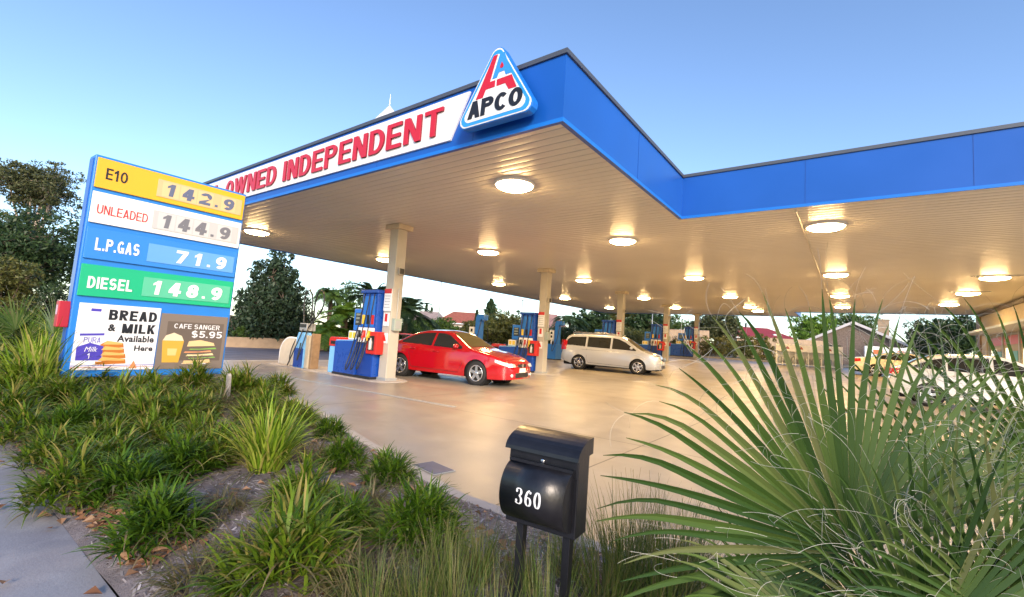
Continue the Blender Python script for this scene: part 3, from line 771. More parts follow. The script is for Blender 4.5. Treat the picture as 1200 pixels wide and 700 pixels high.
D0 = make_dispenser('blue fuel dispenser with black hoses beside the front column and sky blue bin')
G0 = make_gas_pump('blue mast pump with white display head behind the red car')
E0 = make_extinguisher('red extinguisher box on the front column, beside the nearest blue dispenser')
B0 = make_bin('sky blue bin with red lid at the end of the nearest dispenser')
N0 = make_notices('red and white safety notices on the front column')
S0 = make_colbox('grey green switch box on the front column behind the red sedan')
K0 = make_spk('small beige speaker high on the front column')
WHO = ['front column', 'column just beyond the red sedan', 'column rising behind the silver van roof', 'fourth column, right of the van', 'farthest column, by the olive shrubs']
for k, y in enumerate(COLY):
    island(y); z = gz(0, y)+.012; w = WHO[k]
    loc_d = (-11.03, y-.02, z); loc_g = (-13.95, y-.1, z); loc_e = (-10.70, y-.31, z+.70); loc_b = (-12.72, y-.05, z); loc_n = (COLX, y-.184, z+1.92)
    loc_s = (COLX+.171, y, z+1.38); loc_k = (COLX+.171, y, z+2.95)
    if k == 0:
        for o, l in ((D0, loc_d), (E0, loc_e), (B0, loc_b), (N0, loc_n), (S0, loc_s), (K0, loc_k)): o.location = l
    else:
        dup(D0, loc_d, None, f'blue fuel dispenser standing left of the {w}')
        dup(E0, loc_e, None, f'red extinguisher box mounted on the {w}')
        dup(B0, loc_b, None, f'sky blue red lidded bin near the {w}')
        dup(N0, loc_n, None, f'red and white notices on the {w}')
        dup(S0, loc_s, None, f'grey green switch box on the {w}')
        dup(K0, loc_k, None, f'small beige speaker high on the {w}')
    if k == 1: G0.location = loc_g
    if k == 2: dup(G0, (-14.55, y, z), None, 'blue mast pump with low chamfered body left of the silver van')
# LPG dispenser in front of a cream hoop screen -----------------------------------
lp = thing('gas_dispenser', 'slim blue and tan gas dispenser with two looped hoses near the street', 'gas pump', (-14.3, 8.25, .012))
b = MB(); b.prism([(-.42, 0), (.14, 0), (.14, .95), (.10, 1.14), (-.26, 1.14), (-.34, .95)], (0, .05, 0), (1, 0, 0), (0, 0, 1), (0, -1, 0), .30); b.obj('body', M['sky_blue'], lp, bev=.015)
b = MB(); b.bb(-.40, .13, -.262, -.248, .02, .62); b.obj('lower_panel', M['pump_blue'], lp)
b = MB(); b.bb(.14, .36, -.20, .16, 0, 1.05); b.obj('side_case', M['beige'], lp, bev=.02)
b = MB(); b.bb(.365, .47, -.16, .12, 0, 1.12); b.obj('back_panel', mat('rust_tan', (.30, .19, .10), .6, var=.2), lp, bev=.015)
b = MB(); b.bb(-.28, .14, -.22, .10, 1.19, 1.44); hd = b.obj('display_head', M['grey_metal'], lp, bev=.015)
b = MB(); b.bb(-.25, .11, -.228, -.218, 1.30, 1.41); b.obj('display_screen', M['screen'], hd)
b = MB(); b.bb(-.12, .0, -.1, .0, 1.13, 1.2); b.obj('neck', M['black'], hd)
for x, s in ((-.02, -1), (.12, 1)):
    b = MB(); top = 2.28
    b.tube([(x, 0, 1.1), (x, 0, 2.0)]+bez((x, 0, 2.0), (x+s*.02, 0, 2.62), (x+s*.46, 0, 2.72), (x+s*.52, 0, 2.2), 10)[1:]+bez((x+s*.52, 0, 2.2), (x+s*.54, 0, 1.8), (x+s*.2, -.1, 1.6), (x+s*.1, -.2, 1.3), 8)[1:], .024, 6)
    b.obj('hose_arch', M['hose'], lp, True)
b = MB(); b.tube(bez((.0, -.25, 1.25), (-.1, -.5, .3), (-.5, -.5, -.2), (-.75, -.2, .15), 12)+bez((-.75, -.2, .15), (-1.0, -.1, .5), (-.85, 0, .9), (-.7, 0, 1.0), 8)[1:], .018, 6); b.obj('hose', M['hose'], lp, True)
b = MB(); b.tube(bez((.2, -.2, 1.3), (.3, -.5, .3), (.1, -.5, -.2), (.0, -.28, .8), 14), .018, 6); b.obj('hose', M['hose'], lp, True)
hp = thing('hoop_screen', 'cream rounded guard screen with white rim beside the gas dispenser', 'guard screen', (-15.45, 8.25, .0))
pts = [(.62, .02), (.62, .93), (.0, .93)]+[(-.62+.62*(1-math.sin(a)), .93-.55*(1-math.cos(a))) for a in [math.pi/2*k/8 for k in range(1, 9)]]+[(-.62, .02)]
b = MB(); b.prism(pts, (0, .03, 0), (1, 0, 0), (0, 0, 1), (0, -1, 0), .06); b.obj('panel', mat('cream_panel', (.62, .54, .42), .5, var=.06), hp, recalc=True)
b = MB(); b.tube([Vector((p[0], 0, p[1])) for p in pts], .04, 8); b.obj('rim', M['white'], hp, True)

# ---------------------------------------------------------------- shop at right
sh = thing('shop', 'cream shop front with wide lit windows at the right under the canopy', 'shop', (5.6, 30, 0))
def sobj(b, n, mt, par=None, **k): return loc(b.obj(n, mt, par or sh, **k), sh)
SX = 5.6
b = MB(); b.bb(SX, SX+.3, 20, 36.2, 0, .9+.3); b.bb(SX, SX+.3, 20, 36.2, 3.15, 4.38); b.bb(SX, SX+.3, 34.2, 36.2, 1.2, 3.15); b.bb(SX+.3, SX+8, 36.0, 36.2, 0, 4.38)
wl_ = sobj(b, 'wall', M['wall_cream'])
b = MB(); b.bb(SX-.06, SX-.002, 35.3, 36.26, 0.2, 4.36); sobj(b, 'pier', mat('pier_brown', (.26, .17, .10), .7, var=.1))
b = MB(); b.bb(SX-.10, SX+.02, 20, 36.0, 4.18, 4.34); sobj(b, 'gutter', mat('gutter_brown', (.10, .075, .06), .5))
b = MB(); b.bb(SX-.9, SX-.01, 20, 34.1, 3.10, 3.2); sobj(b, 'awning', M['grey_metal'])
M['shoplit'] = mat('shop_interior_light', (1.0, .86, .60), .5, emit=1.2)
for k in range(5):
    y0 = 20.4+2.75*k
    b = MB(); b.bb(SX+.12, SX+.14, y0+.05, y0+2.65, 1.2, 3.1); g = sobj(b, 'window', mat('shop_glass', (.50, .46, .36), .1))
    b = MB()
    for (a, c, d, e) in ((y0, y0+.05, 1.2, 3.15), (y0+2.65, y0+2.75, 1.2, 3.15)): b.bb(SX+.06, SX+.18, a, c, d, e)
    sobj(b, 'frame', M['grey_metal'], g)
    b = MB(); b.bb(SX+.10, SX+.117, y0+.1, y0+2.6, 2.55, 2.95); sobj(b, 'window_banner', mat('banner_red', (.50, .06, .05), .4), g)
    b = MB(); b.bb(SX+.10, SX+.117, y0+.4, y0+1.3, 1.7, 2.25); sobj(b, 'poster_or_glow_panel', mat('poster_teal', (.06, .32, .40), .4), g)
    b = MB(); b.bb(SX+.10, SX+.118, y0+1.5, y0+2.3, 1.5, 2.4); sobj(b, 'poster_or_glow_panel', M['shoplit'], g)  # warm emissive panel standing in for the lit shop interior
b = MB(); b.bb(SX-.4, SX+9, 19.5, 36.3, 4.6, 4.9); sobj(b, 'roof', M['capping'])
# gas bottle cage ---------------------------------------------------------------
cg = thing('bottle_cage', 'long white gas bottle cage with small pictures along its header', 'bottle cage', (-2.6, 39.3, gz(0, 39.3)))
cg.scale = (.80, 1, .86); cg.rotation_euler = (0, 0, R(8))
b = MB(); b.bb(-2.5, 2.5, -.4, .4, 1.15, 1.75); hd = b.obj('header', M['white'], cg, bev=.02)
for k in range(4):
    b = MB(); x = -1.6+1.05*k; b.prism([(x-.16, 1.36), (x+.16, 1.36), (x+.05, 1.56), (x-.05, 1.56)], (0, -.402, 0), (1, 0, 0), (0, 0, 1), (0, -1, 0), .006); b.obj('picture', mat('picture_red', (.35, .08, .06), .5), hd)
b = MB(); b.bb(-2.5, 2.5, .34, .40, .1, 1.15); b.obj('back_panel', M['white'], cg)
for k in range(11):
    b = MB(); x = -2.45+.49*k; b.bb(x-.025, x+.025, -.39, -.34, 0, 1.15); b.obj('bar', M['white'], cg)
b = MB(); b.bb(-2.5, 2.5, -.4, .4, .06, .12); b.obj('shelf', M['white'], cg)
gb = thing('gas_bottle', 'pale grey gas bottle standing inside the white cage', 'gas bottle', (-4.3, 39.05, gz(0, 39.3)+.12), 0, 'gas bottles inside the cage')
b = MB(); b.lathe([(.12, 0), (.16, .05), (.17, .3), (.15, .42), (.05, .5), (.04, .58)], (0, 0, 0), (0, 0, 1), 12); b.obj('cylinder', M['grey_metal'], gb, True)
for k in range(1, 9): dup(gb, (-4.3+.42*k, 39.05+.06*k, gz(0, 39.3)+.12))
# ---------------------------------------------------------------- cars
def lerp_tab(tab, x):
    """smooth (monotone cubic) interpolation of a table"""
    n = len(tab)
    if x <= tab[0][0]: return tab[0][1]
    if x >= tab[-1][0]: return tab[-1][1]
    d = [(tab[i+1][1]-tab[i][1])/(tab[i+1][0]-tab[i][0]) for i in range(n-1)]
    def tang(i):
        if i == 0: return d[0]
        if i == n-1: return d[-1]
        if d[i-1]*d[i] <= 0: return 0
        return 2*d[i-1]*d[i]/(d[i-1]+d[i])
    for i in range(n-1):
        if tab[i][0] <= x <= tab[i+1][0]:
            h = tab[i+1][0]-tab[i][0]; t = (x-tab[i][0])/h
            a, b = tang(i)*h, tang(i+1)*h
            return (2*t**3-3*t*t+1)*tab[i][1]+(t**3-2*t*t+t)*a+(-2*t**3+3*t*t)*tab[i+1][1]+(t**3-t*t)*b
def lin(tab, x):
    if x <= tab[0][0]: return tab[0][1]
    for (a, ya), (c, yc) in zip(tab, tab[1:]):
        if a <= x <= c: return ya+(yc-ya)*(x-a)/(c-a)
    return tab[-1][1]
M['tyre'] = mat('tyre', (.02, .02, .021), .7)
M['alloy'] = mat('alloy', (.62, .62, .64), .25, .85)
M['well'] = mat('wheel_well', (.006, .006, .006), .9)
M['lampglass'] = mat('headlamp', (.75, .76, .78), .08, .3, coat=1)
M['taillamp'] = mat('tail_lamp', (.55, .01, .02), .15, coat=1)
M['seam'] = mat('shut_line', (.01, .01, .01), .6)

class Car:
    def __init__(s, c): s.c = c
    def T(s, x): return lerp_tab(s.c['top'], x)
    def Wd(s, x): return lerp_tab(s.c['wid'], x)
    def B(s, x): return lin(s.c['belt'], x)
    def low(s, x):
        z = lin(s.c['sill'], x)
        for xc in s.c['wheels']:
            r = s.c['arch']
            if abs(x-xc) < r: z = max(z, s.c['wr']+math.sqrt(max(0, r*r-(x-xc)**2)))
        return z
    def side(s, x, z):
        w, b = s.Wd(x), s.B(x)
        if z < b:
            t = (z-.52)/(.48); y = w*(1-.055*t*t)
            if z < .36: y -= (.36-z)*.10
            # arch flare
            for xc in s.c['wheels']:
                dd = math.hypot(x-xc, z-s.c['wr'])
                if dd < s.c['arch']+.12: y += .014*(1-max(0, (dd-s.c['arch'])/.12))
            return y
        t0 = (b-.52)/.48; yb = w*(1-.055*t0*t0)
        return yb-.018*min(1, (z-b)/.03)-s.c['tumble']*(z-b)
    def section(s, x):
        T = s.T(x); zl = s.low(x); cr_ = s.c['crown']*min(1, s.Wd(x)); Te = max(zl+.12, T-cr_)
        r = min(.10 if T > s.B(x)+.15 else .085, (Te-zl)*.6)
        pts = []; n1 = 16
        zs = Te-r
        for i in range(n1+1):
            z = zl+(zs-zl)*i/n1; pts.append((s.side(x, z), z))
        y0 = s.side(x, zs)
        slope = s.c['tumble'] if zs > s.B(x) else .0
        for i in range(1, 7):
            a = math.pi/2*i/6; pts.append((y0-r*(1-math.cos(a))-slope*r*math.sin(a)*.5, zs+r*math.sin(a)))
        ye = pts[-1][0]
        for i in range(1, 9):
            t = i/8; pts.append((ye*(1-t), Te+cr_*(1-(1-t)**2)))
        return pts
    def P(s, x, k, sgn=1):
        p = s.section(x)[k]; return Vector((x, sgn*p[0], p[1]))
    def top_z(s, x, y):
        pts = s.section(x)[22:]
        pts = sorted((p[0], p[1]) for p in pts); return lin(pts, abs(y))
    def stations(s):
        xs = set()
        x0, x1 = s.c['top'][0][0], s.c['top'][-1][0]
        n = 84
        for i in range(n+1): xs.add(round(x0+(x1-x0)*i/n, 4))
        for xc in s.c['wheels']:
            r = s.c['arch']
            for i in range(0, 25): xs.add(round(xc-r*math.cos(math.pi*i/24), 4))
            xs.add(round(xc-r-.004, 4)); xs.add(round(xc+r+.004, 4))
        return sorted(xs)
    def body(s, mt, root):
        xs = s.stations(); b = MB(); rows = []
        for x in xs:
            p = s.section(x)
            row = [(x, -y, z) for y, z in p]+[(x, y, z) for y, z in p[-2::-1]]
            rows.append(row)
        b.grid(rows)
        b.f[-1:] = b.f[-1:]
        for row, fl in ((rows[0], 0), (rows[-1], 1)):
            # rounded end cap
            xx = row[0][0]; d = -.05 if not fl else .05
            cap = [(xx+d, p[1]*.93, p[2]*.97+.012) for p in row]
            b.grid([row, cap]); b.face(cap if fl else cap[::-1])
        return b.obj('body', mt, root, True, recalc=True)
    def curtain(s, zlo, zhi, x0, x1, sgn, off=.005, n=18, m_=6):
        b = MB(); rows = []
        for i in range(n+1):
            x = x0+(x1-x0)*i/n; a, c = lin(zlo, x), lin(zhi, x)
            rows.append([(x, sgn*(s.side(x, a+(c-a)*j/m_)+off), a+(c-a)*j/m_) for j in range(m_+1)])
        b.grid(rows); return b
    def toppatch(s, xa, xb, ya, yb, off=.006, n=14, m_=14):
        """patch on the upper surface from x=xa (half width ya) to x=xb (half width yb)"""
        b = MB(); rows = []
        for i in range(n+1):
            x = xa+(xb-xa)*i/n; hw = ya+(yb-ya)*i/n
            row = []
            for j in range(m_+1):
                y = hw*(2*j/m_-1); z = s.top_z(x, y)
                sl = (s.top_z(x+.02, y)-s.top_z(x-.02, y))/.04; nn = Vector((-sl, 0, 1)).normalized()
                row.append(Vector((x, y, z))+nn*off)
            rows.append(row)
        b.grid(rows); return b
    def line(s, pts, sgn, wd=.007):
        b = MB(); P = [Vector((x, sgn*(s.side(x, z)+.0035), z)) for x, z in pts]
        b.tube(P, wd, 4, caps=False); return b

def wheel(root, x, y, r, sgn, spokes=5, mt=None, wd=.2):
    w = MB(); w.lathe([(r*.70, -wd/2), (r*.93, -wd/2), (r, -wd*.36), (r, wd*.36), (r*.93, wd/2), (r*.70, wd/2), (r*.66, wd*.3)], (x, y, r), (0, sgn, 0), 32)
    wo = w.obj('wheel', M['tyre'], root, True)
    b = MB(); b.lathe([(r*.66, wd*.12), (r*.70, wd*.50), (r*.64, wd*.47), (r*.60, wd*.2), (.0, wd*.18)], (x, y, r), (0, sgn, 0), 32, caps=False); b.obj('rim', M['black'] if spokes else M['alloy'], wo, True)
    b = MB(); b.lathe([(r*.66, wd*.40), (r*.70, wd*.51), (r*.61, wd*.49), (r*.59, wd*.36)], (x, y, r), (0, sgn, 0), 32, caps=False); b.obj('rim_lip', mt or M['alloy'], wo, True)
    b = MB()
    for k in range(spokes):
        a = 2*math.pi*k/spokes+.3; ca, sa = math.cos(a), math.sin(a)
        o = Vector((x, y, r)); rad = Vector((ca, 0, sa)); tan = Vector((-sa, 0, ca)); ax = Vector((0, sgn, 0))
        h0, h1 = wd*.34, wd*.44
        q = [o+rad*.03+tan*.045+ax*h1, o+rad*r*.63+tan*.038+ax*h1, o+rad*r*.63-tan*.038+ax*h1, o+rad*.03-tan*.045+ax*h1]
        q2 = [p-ax*.05 for p in q]
        b.face(q); b.face(q2[::-1])
        for i in range(4):
            j = (i+1) % 4; b.face([q[j], q[i], q2[i], q2[j]])
    b.obj('spokes', mt or M['alloy'], wo)
    b = MB(); b.lathe([(.06, wd*.30), (.06, wd*.45), (.045, wd*.48)], (x, y, r), (0, sgn, 0), 16); b.obj('hub_cap', mt or M['alloy'], wo, True)

def build_car(name, label, cat, cfg, paint, loc_, rz, grp=None):
    c = Car(cfg); t = thing(name, label, cat, loc_, rz, grp)
    body = c.body(paint, t)
    x0, x1 = cfg['top'][0][0], cfg['top'][-1][0]
    b = MB(); b.bb(x0+.12, x1-.12, -cfg['wid'][len(cfg['wid'])//2][1]*.80, cfg['wid'][len(cfg['wid'])//2][1]*.80, .20, .55)
    b.obj('underbody', M['well'], t)
    for xc in cfg['wheels']:
        for sg in (-1, 1):
            wdt = c.Wd(xc)
            b = MB(); b.lathe([(cfg['arch']-.003, 0), (cfg['arch']-.003, -.36)], (xc, sg*(wdt-.05), cfg['wr']), (0, sg, 0), 32); b.obj('wheel_well', M['well'], t)
            wheel(t, xc, sg*(wdt-.125), cfg['wr'], sg, cfg.get('spokes', 5), cfg.get('rimmat'))
    G = cfg.get('glass', M['glass_dark'])
    for sg in (-1, 1):
        for (zlo, zhi, xa, xb) in cfg['windows']:
            g = c.curtain(zlo, zhi, xa, xb, sg, .004).obj('window', G, t, True)
            pl = [(x, lin(zlo, x)) for x in [xa+(xb-xa)*i/12 for i in range(13)]]
            c.line(pl, sg, .009).obj('window_seal', M['black'], g)
        for (poly, hx, hz) in cfg['doors']:
            d = c.line(poly, sg, .006).obj('door_seam', M['seam'], t)
            b = MB(); y = c.side(hx, hz)
            b.tube([(hx-.10, sg*(y+.002), hz), (hx-.08, sg*(y+.03), hz+.005), (hx+.08, sg*(y+.03), hz+.005), (hx+.10, sg*(y+.002), hz)], .016, 6); b.obj('handle', cfg.get('handle', paint), d, True)
        # mirror
        mx, mz = cfg['mirror']; y = c.side(mx, mz)
        b = MB(); b.lathe([(.03, -.10), (.085, -.07), (.10, 0), (.085, .08), (.03, .11)], (mx, sg*(y+.13), mz+.02), (0, 1, 0), 14)
        mo = b.obj('mirror', paint, t, True); mo.data.transform(Matrix.Translation((mx, 0, mz+.02)) @ Matrix.Diagonal((.75, 1, .72, 1)) @ Matrix.Translation((-mx, 0, -mz-.02)))
        # lamps
        for key, mt, nm in (('head', M['lampglass'], 'headlight'), ('tail', M['taillamp'], 'tail_light')):
            xa, xb, z0a, z1a, z0b, z1b = cfg[key]
            b = c.curtain([(xa, z0a), (xb, z0b)] if xa < xb else [(xb, z0b), (xa, z0a)], [(xa, z1a), (xb, z1b)] if xa < xb else [(xb, z1b), (xa, z1a)], min(xa, xb), max(xa, xb), sg, .006, 10, 5)
            # wrap round the end: inner piece on the nose / tail
            xe = x1+.052 if key == 'head' else x0-.052
            xi = xb if key == 'head' else xa
            ye = c.side(xb if key == 'head' else xa, z0b)+.006; yi = ye-cfg['lampw']
            zA, zB = (z0b, z1b) if key == 'head' else (z0a, z1a)
            xin = xe+(.01 if key == 'head' else -.01)
            b.grid([[(xi, sg*ye, zA), (xi, sg*ye, zB)], [(xin, sg*(ye-.06), zA), (xin-(.05 if key == 'head' else -.02), sg*(ye-.06), zB)], [(xin, sg*yi, zA), (xin-(.05 if key == 'head' else -.02), sg*yi, zB-.02)]])
            b.obj(nm, mt, t)
    # windscreens
    for key, nm in (('screen', 'windscreen'), ('rear', 'rear_window')):
        xa, xb, ya, yb = cfg[key]
        c.toppatch(xa, xb, ya, yb).obj(nm, cfg.get('screenglass', G), t, True)
    xf = x1+.05
    z = cfg['grille']
    b = MB(); b.bb(xf-.02, xf+.006, -.24, .24, z[0], z[1]); gr = b.obj('grille', M['black'], t, bev=.01)
    b = MB(); b.lathe([(.05, 0), (.05, .012)], (xf+.006, 0, (z[0]+z[1])/2), (1, 0, 0), 16); b.obj('emblem', M['chrome'], gr)
    b = MB(); b.bb(xf-.03, xf+.01, -.42, .42, z[2], z[3]); b.obj('intake', M['black'], t, bev=.02)
    b = MB(); b.bb(xf+.008, xf+.02, -.19, .19, z[4], z[4]+.12); b.obj('number_plate', M['white'], t, bev=.004)
    for sg in (-1, 1):
        b = MB(); b.lathe([(.05, 0), (.05, .015), (.03, .02)], (xf-.02, sg*.60, z[2]+.07), (1, sg*.25, 0), 14); b.obj('fog_light', M['lampglass'], t, True)
    xr = x0-.05
    b = MB(); b.bb(xr-.016, xr-.004, -.19, .19, .72, .84); b.obj('number_plate', M['white'], t, bev=.004)
    return t, c

SEDAN = dict(
    top=[(-2.39, .74), (-2.34, .95), (-2.2, 1.05), (-1.75, 1.085), (-1.55, 1.10), (-1.2, 1.27), (-.85, 1.39), (-.4, 1.45), (0, 1.455), (.3, 1.42), (.62, 1.28), (1.0, 1.075), (1.2, .995), (1.6, .925), (2.0, .84), (2.22, .755), (2.36, .66), (2.40, .56)],
    wid=[(-2.39, .72), (-2.2, .82), (-1.8, .89), (-1, .915), (0, .92), (1, .915), (1.7, .90), (2.1, .84), (2.3, .74), (2.40, .62)],
    belt=[(-2.4, .98), (-1, .96), (1.2, .88), (2.4, .70)], sill=[(-2.39, .36), (-1.9, .24), (2.0, .20), (2.4, .22)],
    wheels=(-1.37, 1.42), arch=.375, wr=.325, tumble=.60, crown=.035,
    windows=[([(-1.42, 1.02), (-.22, .975)], [(-1.42, 1.06), (-1.05, 1.24), (-.7, 1.32), (-.22, 1.35)], -1.40, -.24),
             ([(-.16, .975), (.88, .945)], [(-.16, 1.35), (.1, 1.34), (.30, 1.30), (.88, .99)], -.16, .86)],
    doors=[([(-.20, 1.0), (-.20, .32), (.80, .30), (.95, .55), (.95, .92)], .0, .82), ([(-1.05, .76), (-.98, .60), (-.92, .34), (-.22, .32)], -.98+.1, .86)],
    mirror=(.72, .99), head=(2.0, 2.36, .665, .735, .555, .65), tail=(-2.36, -2.05, .76, .95, .80, .98), lampw=.26,
    screen=(1.10, .36, .68, .53), rear=(-1.50, -.88, .62, .50), grille=(.535, .635, .26, .40, .40))
VAN = dict(
    top=[(-2.42, .75), (-2.38, 1.1), (-2.28, 1.42), (-2.12, 1.66), (-1.8, 1.735), (-1, 1.77), (0, 1.775), (.45, 1.74), (.8, 1.62), (1.2, 1.37), (1.6, 1.135), (1.85, 1.055), (2.15, .97), (2.34, .86), (2.42, .68)],
    wid=[(-2.42, .80), (-2.2, .89), (-1.5, .935), (0, .945), (1.2, .94), (1.9, .90), (2.25, .80), (2.42, .66)],
    belt=[(-2.4, 1.12), (0, 1.06), (1.6, 1.0), (2.4, .8)], sill=[(-2.42, .42), (-1.9, .28), (2.1, .24), (2.42, .28)],
    wheels=(-1.44, 1.47), arch=.385, wr=.335, tumble=.34, crown=.04, spokes=6,
    windows=[([(-2.18, 1.16), (-1.12, 1.12)], [(-2.18, 1.40), (-1.95, 1.56), (-1.12, 1.60)], -2.16, -1.16),
             ([(-1.08, 1.12), (.12, 1.09)], [(-1.08, 1.60), (.12, 1.60)], -1.06, .10),
             ([(.2, 1.09), (1.38, 1.07)], [(.2, 1.60), (.5, 1.56), (.8, 1.44), (1.38, 1.10)], .2, 1.36)],
    doors=[([(.16, 1.07), (.16, .34), (1.10, .32), (1.28, .6), (1.28, 1.03)], .36, .97), ([(-1.05, 1.05), (-1.05, .55), (-.95, .36), (.14, .34)], .0, .97), ([(-2.2, 1.0), (-1.1, .97), (.1, .96)], -1.6, .5)],
    mirror=(1.16, 1.16), head=(1.98, 2.38, .80, .93, .66, .80), tail=(-2.40, -2.15, .90, 1.40, .92, 1.36), lampw=.24,
    screen=(1.66, .86, .74, .60), rear=(-2.34, -2.16, .70, .62), grille=(.62, .76, .32, .46, .48))
CROSS = dict(VAN); CROSS.update(
    top=[(-2.30, .80), (-2.26, 1.02), (-2.12, 1.16), (-1.95, 1.22), (-1.6, 1.44), (-1.2, 1.60), (-.7, 1.68), (0, 1.70), (.4, 1.66), (.8, 1.50), (1.2, 1.25), (1.45, 1.12), (1.9, 1.02), (2.2, .88), (2.30, .70)],
    wid=[(-2.30, .78), (-2.1, .88), (-1.4, .92), (0, .93), (1.2, .925), (1.8, .89), (2.15, .80), (2.30, .66)],
    belt=[(-2.3, 1.14), (0, 1.08), (1.4, 1.02), (2.3, .8)], sill=[(-2.3, .42), (-1.9, .28), (2.0, .24), (2.3, .28)], wheels=(-1.36, 1.40), spokes=5,
    windows=[([(-1.72, 1.18), (-.95, 1.15)], [(-1.72, 1.22), (-1.3, 1.44), (-.95, 1.52)], -1.70, -.98), ([(-.9, 1.14), (.05, 1.11)], [(-.9, 1.53), (-.4, 1.57), (.05, 1.58)], -.9, .03), ([(.12, 1.11), (1.15, 1.08)], [(.12, 1.57), (.4, 1.53), (.75, 1.38), (1.15, 1.10)], .12, 1.13)],
    doors=[([(.08, 1.09), (.08, .34), (1.0, .32), (1.12, .6), (1.12, 1.05)], .28, .98), ([(-.95, 1.1), (-.95, .60), (-.88, .36), (.06, .34)], -.7, .98)],
    mirror=(1.0, 1.16), head=(1.9, 2.27, .82, .95, .68, .82), tail=(-2.27, -2.02, .92, 1.10, .96, 1.12), screen=(1.44, .62, .74, .60), rear=(-1.90, -1.25, .70, .60), grille=(.62, .76, .32, .46, .48))
paint_red = mat('red_paint', (.40, .004, .010), .16, coat=1.)
paint_silver = mat('silver_paint', (.52, .54, .60), .26, .2, coat=.8)
paint_cream = mat('cream_paint', (.76, .72, .58), .25, coat=.8)
paint_white = mat('white_paint', (.82, .82, .82), .25, coat=.8)
import copy
scr = mat('windscreen_glass', (.10, .085, .03), .07, spec=.9)
SEDAN['screenglass'] = scr
rc, rcar = build_car('red_sedan', 'glossy red four door sedan parked beside the front column', 'car', SEDAN, paint_red, (-10.15, 10.70, .0), R(9))
rc.scale = (1.0, 1.0, 1.05)
b = MB()
b.grid([[(-2.28+.02*math.sin(k), y, 1.20+.02*(1-abs(y)/.8)) for y in [-.72+.18*j for j in range(9)]] for k in (0,)]+[[(-2.02, y, 1.215+.02*(1-abs(y)/.8)) for y in [-.72+.18*j for j in range(9)]]])
b.bb(-2.2, -2.08, -.66, -.62, 1.03, 1.21); b.bb(-2.2, -2.08, .62, .66, 1.03, 1.21)
sp = b.obj('spoiler', paint_red, rc)
so = sp.modifiers.new('s', 'SOLIDIFY'); so.thickness = .03
VANR = dict(VAN); VANR['handle'] = paint_silver; VANR['screenglass'] = scr
vn, vcar = build_car('silver_van', 'silver seven seat van waiting between the second and third columns', 'van', VANR, paint_silver, (-9.42, 21.1, gz(0, 20.6)), R(8))
vn.scale = (.97, .97, .99)
for sg in (-1, 1):
    b = MB(); b.tube([(-1.9, sg*.60, 1.74), (-1.8, sg*.60, 1.80), (.1, sg*.60, 1.81), (.25, sg*.60, 1.76)], .022, 6); b.obj('roof_rail', M['steel'], vn, True)
cs = dict(SEDAN); cs['handle'] = M['chrome']
build_car('cream_sedan', 'cream sedan parked nose in before the gable ended house', 'car', cs, paint_cream, (2.35, 34.6, gz(0, 34)+.0), R(3))
ws = dict(CROSS)
build_car('white_wagon', 'white family wagon partly hidden behind the palm leaves at right', 'car', ws, paint_white, (3.25, 20.6, gz(0,20.6)), R(2))
# ---------------------------------------------------------------- background trees, palms, houses
LM = {
 'dark': leaf_mat('leaf_dark', [(0.019, 0.043, 0.017), (0.034, 0.070, 0.022), (0.054, 0.093, 0.026)], .5, .2),
 'olive': leaf_mat('leaf_olive', [(0.054, 0.070, 0.018), (0.093, 0.109, 0.024), (0.155, 0.147, 0.036)], .5, .25),
 'euc': leaf_mat('leaf_eucalypt', [(0.046, 0.062, 0.024), (0.078, 0.093, 0.036), (0.132, 0.132, 0.048)], .5, .25),
 'mid': leaf_mat('leaf_mid', [(0.039, 0.078, 0.018), (0.070, 0.132, 0.024), (0.124, 0.202, 0.036)], .5, .3),
 'bright': leaf_mat('leaf_bright', [(0.078, 0.155, 0.018), (0.139, 0.264, 0.030), (0.232, 0.372, 0.048)], .5, .3),
 'conifer': leaf_mat('leaf_conifer', [(0.016, 0.034, 0.018), (0.028, 0.056, 0.026), (0.046, 0.078, 0.034)], .55, .1),
 'golden': leaf_mat('leaf_golden', [(0.078, 0.085, 0.014), (0.155, 0.139, 0.024), (0.264, 0.202, 0.036)], .5, .3),
}
def ground_at(x, y): return gz(0, y) if y > -5 else 0
def leaf_quads(b, centre, rad, n, size, rg, up=.35):
    for _ in range(n):
        while True:
            p = Vector((rg.uniform(-1, 1), rg.uniform(-1, 1), rg.uniform(-1, 1)))
            if .25 < p.length < 1: break
        p = Vector((p.x*rad[0], p.y*rad[1], p.z*rad[2]))+Vector(centre)
        d = Vector((rg.gauss(0, 1), rg.gauss(0, 1), rg.gauss(0, 1)-up)).normalized()
        w = d.cross(Vector((rg.gauss(0, 1), rg.gauss(0, 1), rg.gauss(0, 1)))).normalized()
        L = size*rg.uniform(.6, 1.4); q = L*rg.uniform(.28, .45)
        b.face([p-d*L, p-w*q, p+d*L, p+w*q])
